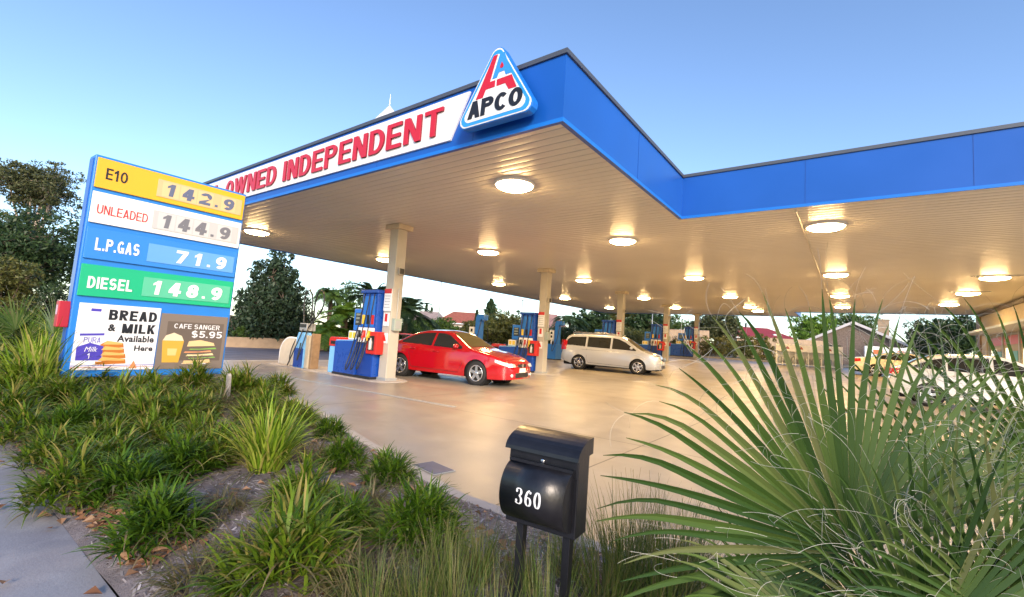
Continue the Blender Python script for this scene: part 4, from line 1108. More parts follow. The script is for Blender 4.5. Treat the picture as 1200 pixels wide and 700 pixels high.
def tree(name, label, cat, base, blobs, lm, leaf, n, rg, trunk_r=.15, bark=None, group=None, clump=.30, limbs=True):
    """blobs: (dx,dy,dz,rx,ry,rz) relative to base; each is filled with small uneven clumps of leaves"""
    t = thing(name, label, cat, base, 0, group)
    b = MB(); tot = sum(q[3]*q[4]*q[5] for q in blobs)
    tb = MB(); hmax = max(q[2] for q in blobs)
    root = Vector((0, 0, -.1)); fork = Vector((rg.uniform(-.1, .1), rg.uniform(-.1, .1), hmax*.45))
    tb.tube([root, (root+fork)/2+Vector((rg.uniform(-.1, .1)*trunk_r*3, 0, 0)), fork], [trunk_r*1.25, trunk_r, trunk_r*.8], 8)
    for (x, y, z, rx, ry, rz) in blobs:
        c = Vector((x, y, z)); k = max(5, int(n*rx*ry*rz/tot/26))
        if limbs: tb.tube([fork, fork.lerp(c, .5)+Vector((0, 0, -.15*rz)), c], [trunk_r*.6, trunk_r*.35, trunk_r*.12], 6)
        for _ in range(k):
            while True:
                p = Vector((rg.uniform(-1, 1), rg.uniform(-1, 1), rg.uniform(-1, 1)))
                if p.length < 1 and p.length > .35: break
            p.x *= rx; p.y *= ry; p.z *= rz
            s = clump*rg.uniform(.6, 1.25)
            if limbs and rg.random() < .25: tb.tube([c.lerp(c+p, .15), c+p], [trunk_r*.13, trunk_r*.03], 4, caps=False)
            leaf_quads(b, c+p, (min(rx, ry)*s, min(rx, ry)*s, rz*s*.8), 26, leaf, rg)
    b.obj('crown', LM[lm], t); tb.obj('trunk', bark or M['bark'], t, True)
    return t
def px_tree(name, label, px0, px1, py0, py1, D, lm, leaf, n, seed, nb=7, cat='tree', base_z=None, group=None, trunk_r=.15, bark=None, clump=.30, flat=1., depth=.7):
    """a tree whose crown spans the given box of the photo when it stands at forward distance D"""
    rg = random.Random(seed)
    c = at((px0+px1)/2, (py0+py1)/2, D); w = (px1-px0)/539.27*D; h = (py1-py0)/539.27*D
    gx, gy = c.x, c.y; g = ground_at(gx, gy) if base_z is None else base_z
    blobs = []
    for k in range(nb):
        a = 2*math.pi*k/nb+rg.uniform(-.4, .4); q = rg.uniform(.3, .62)
        dz = rg.uniform(-.5, .5)
        rr = rg.uniform(.34, .5)
        lat = math.cos(a)*q*w*.5; dep = math.sin(a)*q*w*.5*depth
        v = Vector((cr.x, cr.y, 0)).normalized()*lat+Vector((cf.x, cf.y, 0)).normalized()*dep
        blobs.append((v.x, v.y, c.z-g+dz*h*.62, w*rr*.62, w*rr*.62, h*rr*.66*flat))
    blobs.append((0, 0, c.z-g, w*.3, w*.3, h*.36))
    return tree(name, label, cat, (gx, gy, g), blobs, lm, leaf, n, rg, trunk_r, bark, group, clump)
GT = 'trees behind the station'
px_tree('eucalyptus_tree', 'tall eucalyptus with clumped crown and bare pale limbs, upper left', -6, 94, 190, 250, 26, 'euc', .085, 15000, 3, 12, trunk_r=.2, bark=M['bark_pale'], clump=.24)
px_tree('dense_tree', 'broad dark tree below the tall eucalyptus, left of the price board', -60, 102, 250, 364, 20, 'dark', .10, 17000, 4, 11, clump=.26, trunk_r=.2)
px_tree('dense_tree', 'brownish green tree at the far left edge below the eucalyptus', -70, 56, 252, 335, 23, 'olive', .10, 11000, 14, 9, clump=.26, trunk_r=.2)
px_tree('leafy_shrub', 'light green rounded shrub at the left edge behind the strappy plants', -40, 42, 305, 372, 13, 'olive', .06, 6500, 5, 8, 'shrub', clump=.28, trunk_r=.06)
px_tree('leafy_shrub', 'dark shrub filling the gap beside the red leaflet box', 15, 85, 330, 400, 15.5, 'dark', .06, 5000, 15, 7, 'shrub', clump=.28, trunk_r=.06)
# dark conifer right of the price board: drooping tiers
def conifer(name, label, px, py0, py1, wpx, D, seed, n=60, lm='conifer', leaf=.10, slim=1., top=.1):
    rg = random.Random(seed); c = at(px, py1, D); g = ground_at(c.x, c.y); zt = at(px, py0, D).z; H = zt-g; Wd = wpx/539.27*D/2
    t = thing(name, label, 'tree', (c.x, c.y, g)); b = MB(); tb = MB()
    tb.tube([(0, 0, -.1), (0, 0, H*.6), (0, 0, H)], [.18*slim, .1*slim, .02], 8)
    for k in range(n):
        f = (k+.5)/n; z = H*(.06+.92*f); r = Wd*(1-f)**.75*rg.uniform(.75, 1.1)+top*rg.random(); a = k*2.4+rg.uniform(-.3, .3)
        d = Vector((math.cos(a), math.sin(a), 0)); e = d*r+Vector((0, 0, z-.10*r+(.25*r if f > .6 else 0)))
        tb.tube([(0, 0, z), e], [.03*slim, .008], 4, caps=False)
        for j in range(6):
            q = Vector((0, 0, z)).lerp(e, .25+.15*j+rg.uniform(-.04, .04))
            leaf_quads(b, q, (r*.20+.1, r*.20+.1, .16+.05*r), 22, leaf, rg, .1)
    b.obj('crown', LM[lm], t); tb.obj('trunk', M['bark'], t, True); return t
c_ = at(316, 404, 27); bl_ = []
for nn_, rr_, zz_, rx_, rz_ in ((6, 1.45, 1.05, 1.0, 1.1), (5, 1.15, 2.5, .95, 1.1), (4, .75, 3.9, .75, 1.0), (3, .38, 5.0, .5, .8)):
    for k in range(nn_):
        a_ = 2*math.pi*k/nn_+zz_; bl_.append((rr_*math.cos(a_), rr_*math.sin(a_), zz_+.25*math.sin(k*2.3), rx_, rx_, rz_))
bl_.append((0, 0, 2.4, 1.1, 1.1, 2.2)); bl_.append((.1, .1, 5.7, .28, .28, .6))
tree('conifer_tree', 'large dark bushy conifer standing right of the price board', 'tree', (c_.x, c_.y, 0), bl_, 'conifer', .12, 30000, random.Random(6), .2, clump=.34)
conifer('pine_tree', 'thin pointed pine rising above the olive trees behind the red sedan', 573, 350, 392, 30, 58, 8, 60, lm='dark', leaf=.16, slim=.8)
for k, (px, p0, D, l) in enumerate(((497, 355, 70, 'thin dark cypress tip left of the light mast above the tiled roof'), (503.5, 360, 70, 'shorter cypress tip beside the light mast'), (557, 363, 62, 'small cypress tip just left of the pointed pine'))):
    conifer('cypress_tree', l, px, p0, 395, 6, D, 20+k, 40, lm='dark', leaf=.14, slim=.5, top=.02)
# palms
def frond_mesh(b, o, d, L, droop, rg, nl=26, lw=.035, ll=.45, up=Vector((0, 0, 1))):
    side = d.cross(up).normalized(); prev = []
    pts = []
    for i in range(9):
        t = i/8; pts.append(o+d*L*t+Vector((0, 0, -droop*L*t*t)))
    b.tube(pts, [.03*(1-t/9) for t in range(9)], 3, caps=False)
    for i in range(nl):
        t = .12+.88*i/nl; k = min(7, int(t*8)); p = pts[k].lerp(pts[k+1], t*8-k); tg = (pts[k+1]-pts[k]).normalized()
        for s in (-1, 1):
            q = (side*s+tg*.7+Vector((0, 0, .15))).normalized(); l = ll*L*.5*math.sin(math.pi*(.15+.8*t))*rg.uniform(.85, 1.1)
            e = p+q*l+Vector((0, 0, -.35*l)); w = tg*lw
            b.face([p-w, p+w, (p+e)/2+w*.9+Vector((0, 0, .06*l)), e, (p+e)/2-w*.9+Vector((0, 0, .06*l))])
def palm(name, label, px, py, D, nf, L, seed, lm, droop=.5, lift=(.1, 1.2), base=None, trunk_r=.16):
    rg = random.Random(seed); c = at(px, py, D); g = ground_at(c.x, c.y) if base is None else base
    t = thing(name, label, 'palm', (c.x, c.y, g)); h = max(.2, c.z-g)
    tb = MB(); tb.tube([(0, 0, -.1), (.05, 0, h*.5), (0, 0, h)], [trunk_r*1.2, trunk_r, trunk_r*.9], 10); tb.obj('trunk', M['bark'], t, True)
    b = MB()
    for k in range(nf):
        a = k*2.399+rg.uniform(-.2, .2); el = lift[0]+(lift[1]-lift[0])*rg.random()
        d = Vector((math.cos(a)*math.cos(el), math.sin(a)*math.cos(el), math.sin(el)))
        frond_mesh(b, Vector((0, 0, h)), d, L*rg.uniform(.85, 1.1), droop, rg)
    b.obj('crown', LM[lm], t); return t
palm('palm_tree', 'bright green low palm clump behind the slim gas dispenser', 385, 388, 27, 34, 2.0, 31, 'bright', .7, (-.1, 1.2))
palm('palm_tree', 'second bright green palm clump nearer the blue dispenser', 405, 372, 29, 30, 2.2, 36, 'bright', .6, (0, 1.3))
palm('palm_tree', 'slender feathery palm in the sky gap above the palm clump', 388, 348, 33, 22, 2.2, 32, 'mid', .8, (.2, 1.3))
palm('palm_tree', 'dark feather palm partly hidden by the front dispenser tower', 437, 350, 31, 26, 2.6, 33, 'dark', .5, (.2, 1.3))
palm('palm_tree', 'dark date palm leaning out right of the front column', 476, 366, 33, 40, 2.9, 34, 'dark', .55, (-.2, 1.1))
palm('palm_tree', 'drooping palm left of the third column, far behind the van', 668, 377, 50, 26, 3.0, 35, 'dark', .8, (-.1, 1.0))
px_tree('open_tree', 'thin airy tree above the palm clump behind the gas dispenser', 378, 430, 325, 385, 36, 'mid', .11, 2600, 41, 7, clump=.30)
px_tree('leafy_shrub', 'low dark shrub between the conifer and the palm clump', 345, 372, 375, 405, 28, 'mid', .10, 2200, 42, 5, 'shrub')
px_tree('leafy_shrub', 'green bush beside the tan wall right of the price board', 272, 300, 378, 404, 25, 'mid', .08, 1800, 43, 5, 'shrub')
# hedge and trees in the middle distance
px_tree('hedge_tree', 'green hedge mass seen over the red sedan roof, left part', 470, 540, 374, 406, 40, 'mid', .15, 7000, 44, 11, group=GT, flat=1.1)
px_tree('hedge_tree', 'green hedge mass seen through the red sedan windscreen line', 525, 575, 376, 408, 41, 'olive', .15, 5000, 45, 10, group=GT)
px_tree('olive_tree', 'dark olive tree behind the middle dispensers, under the pointed pine', 556, 618, 364, 410, 43, 'olive', .15, 8000, 46, 11, group=GT)
px_tree('olive_tree', 'darker green tree between the pointed pine and the second column', 590, 632, 368, 412, 45, 'dark', .15, 6000, 47, 10, group=GT)
for k, (a, c, p0, p1, D, lm, l) in enumerate((
    (672, 722, 362, 402, 56, 'dark', 'dark tree seen over the front half of the van roof'),
    (690, 762, 352, 402, 60, 'olive', 'broad olive tree straight behind the van bonnet and third column'),
    (726, 790, 358, 408, 58, 'dark', 'dark tree left of the fourth column'),
    (735, 812, 362, 412, 66, 'mid', 'mid green tree between the fourth and farthest columns'),
    (806, 872, 362, 398, 56, 'euc', 'sparse grey green tree above the olive shrubs'))):
    px_tree('background_tree', l, a, c, p0, p1, D, lm, .20, 8000, 50+k, 12, group=GT, clump=.28)
for k, (a, c, p0, p1, D, lm, l) in enumerate((
    (778, 818, 392, 422, 43.5, 'golden', 'yellowish shrub just behind the farthest column'),
    (808, 862, 388, 426, 43.5, 'golden', 'olive gold shrub right of the farthest column'),
    (848, 888, 392, 428, 44, 'olive', 'dark olive shrub in the middle of the kerbside row'),
    (872, 916, 394, 430, 44, 'golden', 'olive gold shrub left of the white bottle cage'))):
    px_tree('kerb_shrub', l, a, c, p0, p1, D, lm, .10, 3600, 60+k, 8, 'shrub', group='shrubs behind the far kerb', trunk_r=.05)
for k, (a, c, p0, p1, D, lm, l) in enumerate((
    (926, 976, 370, 402, 72, 'bright', 'bright green tree left of the gable end house'),
    (962, 1034, 364, 396, 80, 'mid', 'rounded green tree rising behind the gable roof'),
    (1062, 1112, 376, 420, 52, 'dark', 'dark tree between the house roof and the shop'),
    (1094, 1156, 362, 424, 46, 'dark', 'very dark tree against the shop pier'))):
    px_tree('background_tree', l, a, c, p0, p1, D, lm, .20, 7000, 70+k, 11, group=GT)

for k, (a, c, p0, p1, D, lm, l) in enumerate((
    (628, 690, 380, 410, 47, 'dark', 'dark hedge between the second column and the van'),
    (440, 500, 378, 408, 38, 'mid', 'green hedge end right behind the front column'),
    (700, 780, 384, 412, 48, 'olive', 'olive hedge behind the van bonnet'),
    (405, 450, 372, 408, 30, 'mid', 'leafy green bush behind the front dispenser'),
    (340, 400, 385, 408, 27.5, 'bright', 'low bright green bush behind the gas dispenser'))):
    px_tree('hedge_bush', l, a, c, p0, p1, D, lm, .13, 6500, 90+k, 11, 'hedge', group=GT, trunk_r=.06, clump=.34)
# walls, fences
def wall_px(name, label, cat, pxs, D0, D1, py_top, mt, th=.2, bottom=None):
    a = at(pxs[0], py_top[0], D0); c = at(pxs[1], py_top[1], D1)
    t = thing(name, label, cat, (a.x, a.y, 0)); b = MB()
    d = Vector((c.x-a.x, c.y-a.y, 0)); n = d.normalized().cross(Vector((0, 0, 1)))*th
    za, zc = a.z, c.z; z0 = -.05 if bottom is None else bottom
    P = [Vector((0, 0, z0)), Vector((d.x, d.y, z0)), Vector((d.x, d.y, zc)), Vector((0, 0, za))]
    b.face(P); b.face([p+n for p in P[::-1]])
    for i in range(4):
        j = (i+1) % 4; b.face([P[j], P[i], P[i]+n, P[j]+n])
    b.obj('panel', mt, t)
    b = MB(); b.tube([Vector((0, 0, za+.03))+n/2, Vector((d.x, d.y, zc+.03))+n/2], th*.62, 4); b.obj('coping', mt, t)
    return t
wall_px('low_wall', 'low tan wall across the street behind the gas dispenser', 'wall', (255, 425), 24.0, 28.5, (398, 403), M['brick_tan'], .3)
wall_px('boundary_fence', 'dark brown fence under the big conifer', 'fence', (255, 318), 32.0, 32.5, (368, 382), M['fence_brown'])
wall_px('boundary_fence', 'brown fence behind the pumps, seen beyond the second column', 'fence', (615, 775), 50, 54, (392, 394), M['fence_brown'])
wall_px('boundary_fence', 'pale timber fence under the crimson roof', 'fence', (895, 965), 50, 54, (397, 401), M['brick_tan'])
wall_px('boundary_fence', 'tan wall glimpsed between the last two columns', 'fence', (768, 830), 47, 48, (387, 389), M['brick_tan'])

def house(name, label, px0, px1, eave, ridge, D, wallm, roofm, depth=8, hip=True, g=.85):
    a = at(px0, eave, D); c = at(px1, eave, D); z1 = at((px0+px1)/2, ridge, D).z
    w = Vector((c.x-a.x, c.y-a.y, 0)).length; ang = math.atan2(c.y-a.y, c.x-a.x)
    t = thing(name, label, 'house', (a.x, a.y, g), ang); ze = (a.z+c.z)/2-g; zr = z1-g
    b = MB(); b.bb(.4, w-.4, .4, depth, 0, ze); wl_ = b.obj('wall', wallm, t)
    b = MB(); hp_ = min(w*.28, depth*.5) if hip else 0; r0, r1 = (hp_, depth/2+.2), (w-hp_, depth/2+.2)
    A, B_, C_, D_ = (0, 0, ze-.05), (w, 0, ze-.05), (w, depth+.4, ze-.05), (0, depth+.4, ze-.05)
    E, F = (r0[0], r0[1], zr), (r1[0], r1[1], zr)
    b.face([A, B_, F, E]); b.face([C_, D_, E, F]); b.face([B_, C_, F]); b.face([D_, A, E]); b.face([D_, C_, B_, A])
    rf = b.obj('roof', roofm, t)
    b = MB(); b.bb(0, w, -.06, .02, ze-.14, ze); b.obj('gutter', M['white'], rf)
    for k in range(3):
        x = w*(.22+.28*k); b = MB(); b.bb(x-.6, x+.6, .36, .41, ze-1.6, ze-.5); wi = b.obj('window', M['glass_dark'], wl_)
        b = MB(); b.bb(x-.68, x+.68, .37, .405, ze-1.68, ze-.42); b.obj('frame', M['white'], wi)
    return t, rf, w, ze, zr
house('house', 'low house with faded grey pink tiled roof left of the mast', 470, 522, 381, 363, 62, M['wall_cream'], mat('faded_tile', (.33, .25, .22), .8, var=.2, vscale=2))
house('house', 'house with terracotta hipped roof right of the mast', 508, 572, 379, 364, 64, M['wall_cream'], M['roof_tile_red'])
house('house', 'house with pinkish roof glimpsed right of the second column', 622, 668, 386, 366, 60, M['wall_cream'], mat('pink_tile', (.36, .20, .17), .8, var=.2, vscale=2))
h_, rf_, w_, ze_, zr_ = house('house', 'house with long crimson metal roof above the kerb shrubs', 862, 940, 397, 383, 66, M['brick_tan'], M['roof_crimson'])
b = MB(); b.bb(w_*.66, w_*.78, 1.5, 2.4, ze_+.5, ze_+.75); b.obj('skylight', M['white'], rf_)
b = MB(); b.lathe([(.12, 0), (.12, .5), (.2, .52), (.2, .6)], (w_*.36, 4.0, zr_-.05), (0, 0, 1), 10); b.obj('vent', M['black'], rf_)
house('house', 'house with crimson roof end seen between the last columns', 776, 806, 392, 384, 62, M['brick_tan'], M['roof_crimson'], 6)
# gable-end house
a = at(943, 398, 54); c = at(1061, 399, 54); ap = at(999.5, 378, 54); g_ = .8
ray_ = at(1001, 398, 54)-Vector((0, 0, CAM_H)); xd = Vector((ray_.y, -ray_.x, 0)).normalized(); w = (c-a).dot(xd)*1.0; ang = math.atan2(xd.y, xd.x)
mid_ = (a+c)/2; a = Vector((mid_.x, mid_.y, a.z))-xd*w*.5
gh = thing('gable_house', 'brick gable end house with white edged roof and chimney at right', 'house', (a.x, a.y, g_), ang)
za, zp, xp = a.z-g_, ap.z-g_, w*.48
b = MB(); b.prism([(.3, 0), (w-.3, 0), (w-.3, za), (xp, zp-.12), (.3, za)], (0, .4, 0), (1, 0, 0), (0, 0, 1), (0, 1, 0), 12)
b.obj('wall', mat('taupe_brick', (.20, .15, .12), .85, var=.25, vscale=7, bump=.3), gh)
b = MB()
for (x0_, z0_, x1_, z1_) in ((-.2, za-.15, xp, zp), (w+.2, za-.15, xp, zp)):
    b.face([(x0_, 0, z0_), (x1_, 0, z1_), (x1_, 12.8, z1_), (x0_, 12.8, z0_)]); b.face([(x0_, 0, z0_+.16), (x1_, 0, z1_+.16), (x1_, 12.8, z1_+.16), (x0_, 12.8, z0_+.16)][::-1])
rf = b.obj('roof', M['roof_grey'], gh)
b = MB()
b.prism([(-.25, za-.30), (xp, zp-.12), (xp, zp+.2), (-.25, za+.02)], (0, .0, 0), (1, 0, 0), (0, 0, 1), (0, -1, 0), .06)
b.prism([(xp+.002, zp-.12), (w+.25, za-.30), (w+.25, za+.02), (xp+.002, zp+.2)], (0, .0, 0), (1, 0, 0), (0, 0, 1), (0, -1, 0), .06)
b.obj('barge_board', mat('barge_white', (.62, .58, .58), .5), rf)
b = MB(); xc_ = w*.80; b.bb(xc_-.55, xc_+.55, 6, 6.9, za, zp+.75); b.bb(xc_-.62, xc_+.62, 5.93, 6.97, zp+.75, zp+.9); b.obj('chimney', M['brick_tan'], rf)
b = MB(); b.bb(w*.2, w*.36, .33, .39, za-1.5, za-.4); b.obj('window', M['glass_dark'], gh)
# white board and mast
wb = thing('white_hoarding', 'white roadside board with two orange red panels behind the cream sedan', 'board', at(1040, 428, 45))
wb.location.z = gz(0, 40); wb.rotation_euler = (0, 0, R(35))
b = MB(); b.bb(-2.2, 2.2, -.06, .06, .5, 2.1); bd = b.obj('board', M['white'], wb)
for x0_, x1_ in ((-1.4, -.5), (.9, 1.9)):
    b = MB(); b.bb(x0_, x1_, -.075, -.055, 1.35, 1.8); b.obj('orange_panel', mat('orange_panel', (.55, .12, .03), .5), bd)
for x in (-1.9, 1.9):
    b = MB(); b.bb(x-.06, x+.06, .07, .17, -.1, 2.0); b.obj('post', M['grey_metal'], wb)
for px, py0, D, l in ((512, 318, 46, 'thin grey light mast rising above the tiled roofs'), (763.5, 362, 47, 'thin pale post behind the fourth dispenser'), (609.5, 352, 44, 'thin pale mast left of the second dispenser tower')):
    p = at(px, 400, D); top = at(px, py0, D).z
    t = thing('light_mast', l, 'mast', (p.x, p.y, ground_at(p.x, p.y))); hh = top-t.location.z
    b = MB(); b.tube([(0, 0, -.05), (0, 0, hh)], [.07, .04], 8); b.obj('pole', M['grey_metal'], t, True)
    b = MB(); b.lathe([(.16, 0), (.16, .05), (.10, .08)], (0, 0, -.01), (0, 0, 1), 10); b.obj('base_plate', M['grey_metal'], t)
    b = MB(); b.bb(-.12, .12, -.06, .06, hh, hh+.08); b.obj('lamp_head', M['grey_metal'], t)
# ---------------------------------------------------------------- planting bed: strappy clumps
BL_ = {
 'green': leaf_mat('strap_green', [(.02, .055, .004), (.065, .135, .008), (.16, .24, .018), (.08, .15, .010), (.34, .28, .08)], .45, .2, .25),
 'dark': leaf_mat('strap_dark', [(.015, .045, .004), (.042, .105, .008), (.11, .20, .014), (.05, .11, .008)], .42, .2, .25),
 'light': leaf_mat('strap_light', [(.07, .15, .008), (.17, .28, .016), (.32, .42, .05), (.42, .36, .10)], .45, .25, .25),
 'dry': leaf_mat('strap_dry', [(.06, .08, .02), (.13, .11, .05), (.22, .17, .09), (.08, .10, .03), (.10, .07, .05)], .5, .2, .3),
 'thin': leaf_mat('thin_grass', [(.04, .085, .012), (.08, .14, .02), (.14, .18, .04), (.26, .22, .09), (.06, .11, .018)], .45, .25, .3),
}
def blade(b, o, az, L, lean, w, curl, rg, nseg=6, fold=.25):
    d = Vector((math.cos(az), math.sin(az), 0)); s = Vector((-d.y, d.x, 0)); p = Vector(o); el = math.pi/2-lean; rows = []
    tw = rg.uniform(-.5, .5)
    for i in range(nseg+1):
        t = i/nseg
        q = w*(.55+.9*t if t < .35 else (1-t)**.8*1.32)*.5
        q = max(q, .0006)
        sd = (s*math.cos(tw*t)+Vector((0, 0, 1))*math.sin(tw*t))
        rows.append((p-sd*q, p+sd*q))
        p = p+(d*math.cos(el)+Vector((0, 0, 1))*math.sin(el))*(L/nseg)
        el -= curl*(t+.35)
    b.grid([list(r_) for r_ in rows])
def clump_mesh(name, n, L, w, lm, seed, spread=.10, lean=(.05, 1.15), curl=.26, dead=.12):
    rg = random.Random(seed); b = MB(); nb = 0
    for k in range(n):
        a = rg.uniform(0, 2*math.pi); r_ = spread*math.sqrt(rg.random()); f = rg.random()
        ln = lean[0]+(lean[1]-lean[0])*f**.9
        blade(b, (r_*math.cos(a), r_*math.sin(a), -.03), a+rg.gauss(0, .5), L*rg.uniform(.6, 1.15)*(1-.18*f), ln, w*rg.uniform(.7, 1.2), curl*rg.uniform(.4, 1.3)/6*3, rg)
    i0 = len(b.f)
    for k in range(int(n*dead)):
        a = rg.uniform(0, 2*math.pi); r_ = spread*1.1*math.sqrt(rg.random())
        blade(b, (r_*math.cos(a), r_*math.sin(a), -.02), a+rg.gauss(0, .4), L*rg.uniform(.5, .95), rg.uniform(1.0, 1.5), w*.8, .32, rg)
    for q in range(i0, len(b.f)): b.m[q] = 1
    return b.mesh(name, [BL_[lm], BL_['dry']])
def dome_mesh(name, shoots, per, Rc, Hc, L, w, lm, seed, skirt=60):
    """a rounded clump: many short leafy shoots filling a dome, straw coloured old leaves round its foot"""
    rg = random.Random(seed); b = MB()
    for k in range(shoots):
        a = rg.uniform(0, 2*math.pi); r_ = Rc*math.sqrt(rg.random()); h = Hc*(1-.75*(r_/Rc)**2)*rg.uniform(.25, 1)
        lx, ly = Rc*.35*rg.gauss(0, 1)*0, 0
        o = Vector((r_*math.cos(a), r_*math.sin(a), h-.03)); tilt = .75*r_/Rc
        for j in range(per):
            az = a+rg.gauss(0, 1.1) if rg.random() < .6 else rg.uniform(0, 6.28)
            blade(b, o, az, L*rg.uniform(.55, 1.15), rg.uniform(.05, .9)+tilt*.7, w*rg.uniform(.7, 1.2), rg.uniform(.12, .42), rg, 5)
    i0 = len(b.f)
    for k in range(skirt):
        a = rg.uniform(0, 2*math.pi); r_ = Rc*rg.uniform(.5, 1.05)
        blade(b, (r_*math.cos(a), r_*math.sin(a), rg.uniform(.02, .16)), a+rg.gauss(0, .6), L*rg.uniform(.6, 1.0), rg.uniform(1.1, 1.7), w*.7, .35, rg, 5)
    for q in range(i0, len(b.f)): b.m[q] = 1
    return b.mesh(name, [BL_[lm], BL_['dry']])
CM = {}
for lm, kw in (('green', dict(n=380, L=.56, w=.019, curl=.50, lean=(.0, .62), spread=.12)), ('dark', dict(n=380, L=.50, w=.018, curl=.48, lean=(.0, .60), spread=.12)), ('light', dict(n=260, L=.68, w=.022, lean=(.0, .75), curl=.62, spread=.13)),
               ('dry', dict(n=260, L=.44, w=.013, lean=(.2, 1.4), dead=.5)), ('thin', dict(n=260, L=.62, w=.0065, lean=(.0, .75), curl=.22, spread=.13))):
    for v in range(3): CM[lm, v] = clump_mesh('clump_'+lm, lm=lm, seed=100+v*7+len(lm), **kw)
for v in range(3):
    CM['green', v] = dome_mesh('clump_green', 86, 10, .20, .29, .20, .017, 'green', 300+v, 60)
    CM['dark', v] = dome_mesh('clump_dark', 86, 10, .19, .30, .185, .016, 'dark', 310+v, 60)
    CM['dry', v] = dome_mesh('clump_dry', 30, 6, .17, .14, .27, .012, 'dry', 320+v, 130)
SCL = 1.05
pass
STR = 'strappy clumps in the front bed'
def clump(px, py, s, lm, label, v=0, grp=STR, nm='strappy_plant', cat='plant', lift=.0):
    """px,py: where the foot of the clump meets the bed in the photo"""
    d = (at(px, py, 1)-Vector((0, 0, CAM_H))); lo = None
    t = .5
    while t < 40:
        p = Vector((0, 0, CAM_H))+d*t
        zb = bed_z(p.x, p.y) if .8 <= p.y <= edge_y(p.x) else 0
        if p.z < zb: break
        t += .01
    z = bed_z(p.x, p.y) if .8 <= p.y <= edge_y(p.x) else .0
    o = bpy.data.objects.new(nm, CM[lm, v % 3]); COL.objects.link(o)
    o.location = (p.x, p.y, z+lift); o.rotation_euler = (0, 0, rnd.uniform(0, 6.28)); s *= SCL*((1.42 if py < 476 else 1.12 if py < 520 else 1) if SCL > 1 else 1); o.scale = (s, s, s*rnd.uniform(.98, 1.2))
    tag(o, label, cat, grp); return o
C_ = [
 (185, 640, 1.0, 'dark', 'dark compact strappy clump at the pavement edge, third from the left bottom corner'),
 (150, 585, 1.0, 'dark', 'dark strappy clump overhanging the brown leaf litter by the pavement'),
 (85, 590, 1.05, 'green', 'strappy clump spilling over the pavement edge at far left'),
 (30, 520, 1.05, 'green', 'broad strappy clump at the left photo edge above the pavement'),
 (120, 540, 1.0, 'green', 'strappy clump in the second row below the bread poster'),
 (210, 560, 1.0, 'dark', 'dark strappy clump right of the leaf litter, left of the bare mulch'),
 (20, 470, 1.1, 'green', 'tall strappy clump at far left below the palm leaf'),
 (75, 480, 1.1, 'green', 'strappy clump before the lower left corner of the price board'),
 (140, 490, 1.05, 'green', 'strappy clump below the bread picture'),
 (200, 500, 1.0, 'green', 'strappy clump below the cafe poster'),
 (255, 480, 1.0, 'dry', 'half dry strappy clump beside the timber stake'),
 (290, 470, 1.0, 'green', 'strappy clump at the right foot of the price board'),
 (345, 500, .95, 'green', 'strappy clump at the forecourt edge right of the stake'),
 (312, 550, .88, 'light', 'bright long leaved clump in the middle of the bed'),
 (350, 600, .85, 'green', 'upright green clump above the largest front clump'),
 (402, 550, .8, 'dark', 'small neat clump at the forecourt edge, left of a taller one'),
 (455, 568, .85, 'dark', 'round neat clump at the forecourt edge left of the shaded patch'),
 (405, 630, .75, 'dark', 'small dark upright clump in the middle right of the bed'),
 (490, 640, 1.0, 'dark', 'large dark clump with spiky leaves left of the letterbox'),
 (335, 690, 1.15, 'green', 'largest front clump at the bottom edge beside the bare mulch'),
 (245, 690, .8, 'dry', 'dry straggly clump at the bottom edge by the pavement'),
 (265, 600, .55, 'dry', 'very small dry tuft in the bare mulch patch'),
 (50, 440, 1.15, 'light', 'yellow green clump left of the board beneath the red leaflet box'),
 (10, 430, 1.2, 'light', 'yellow green clump at far left below the shrubs'),
 (165, 470, .95, 'green', 'clump just below the lower edge of the price board'),
 (110, 460, .95, 'green', 'clump touching the lower left of the price board'),
 (225, 460, .95, 'green', 'clump touching the lower right of the price board'),
 (370, 540, .8, 'dry', 'dry clump between the bright clump and the forecourt'),
 (325, 465, .8, 'green', 'small clump farthest along the bed toward the pumps'),
 (180, 530, .95, 'green', 'clump in the centre of the left group of plants'),
 (60, 545, .95, 'green', 'clump second from the left edge above the pavement'),
 (270, 520, .9, 'dry', 'dry clump right of the timber stake'),
 (95, 510, 1.0, 'green', 'clump in the third row under the milk picture'),
 (235, 530, .95, 'green', 'clump left of the timber stake below the cafe poster'),
 (165, 505, 1.0, 'green', 'clump in the third row under the loaf picture'),
 (40, 480, 1.0, 'green', 'clump between the photo edge and the lower left board corner'),
 (300, 500, .95, 'green', 'clump just right of the timber stake top'),
 (385, 515, .7, 'dark', 'small dark clump on the forecourt kerb above the neat round ones'),
 (5, 500, 1.1, 'green', 'clump cut by the left photo edge above the pavement corner'),
 (75, 520, 1.0, 'dark', 'dark clump between the milk picture and the pavement'),
 (130, 560, 1.0, 'green', 'clump behind the overhanging dark clump by the litter'),
 (180, 480, .95, 'green', 'clump under the middle seam of the two posters'),
 (230, 490, .95, 'green', 'clump under the cup picture of the cafe poster'),
 (270, 470, .9, 'green', 'clump under the right end of the cafe poster'),
 (305, 480, .9, 'green', 'clump right of the board at the forecourt side'),
 (250, 545, .9, 'green', 'clump above the bare mulch patch'),
 (325, 520, .9, 'green', 'clump behind the bright long leaved clump'),
 (40, 465, 1.1, 'light', 'yellow green clump left below the red box'),
 (0, 455, 1.2, 'green', 'clump at the extreme left under the palm leaves'),
 (430, 600, .7, 'dry', 'dry tuft between the small dark clump and the large spiky one'),
 (290, 660, .75, 'dry', 'dry tuft at the lower rim of the bare mulch patch'),
 
 (420, 700, .8, 'dry', 'dry low clump at the bottom edge right of the largest clump'),
]
for k, (px, py, s, lm, l) in enumerate(C_): clump(px, py, s, lm, l, k)
SCL = .70
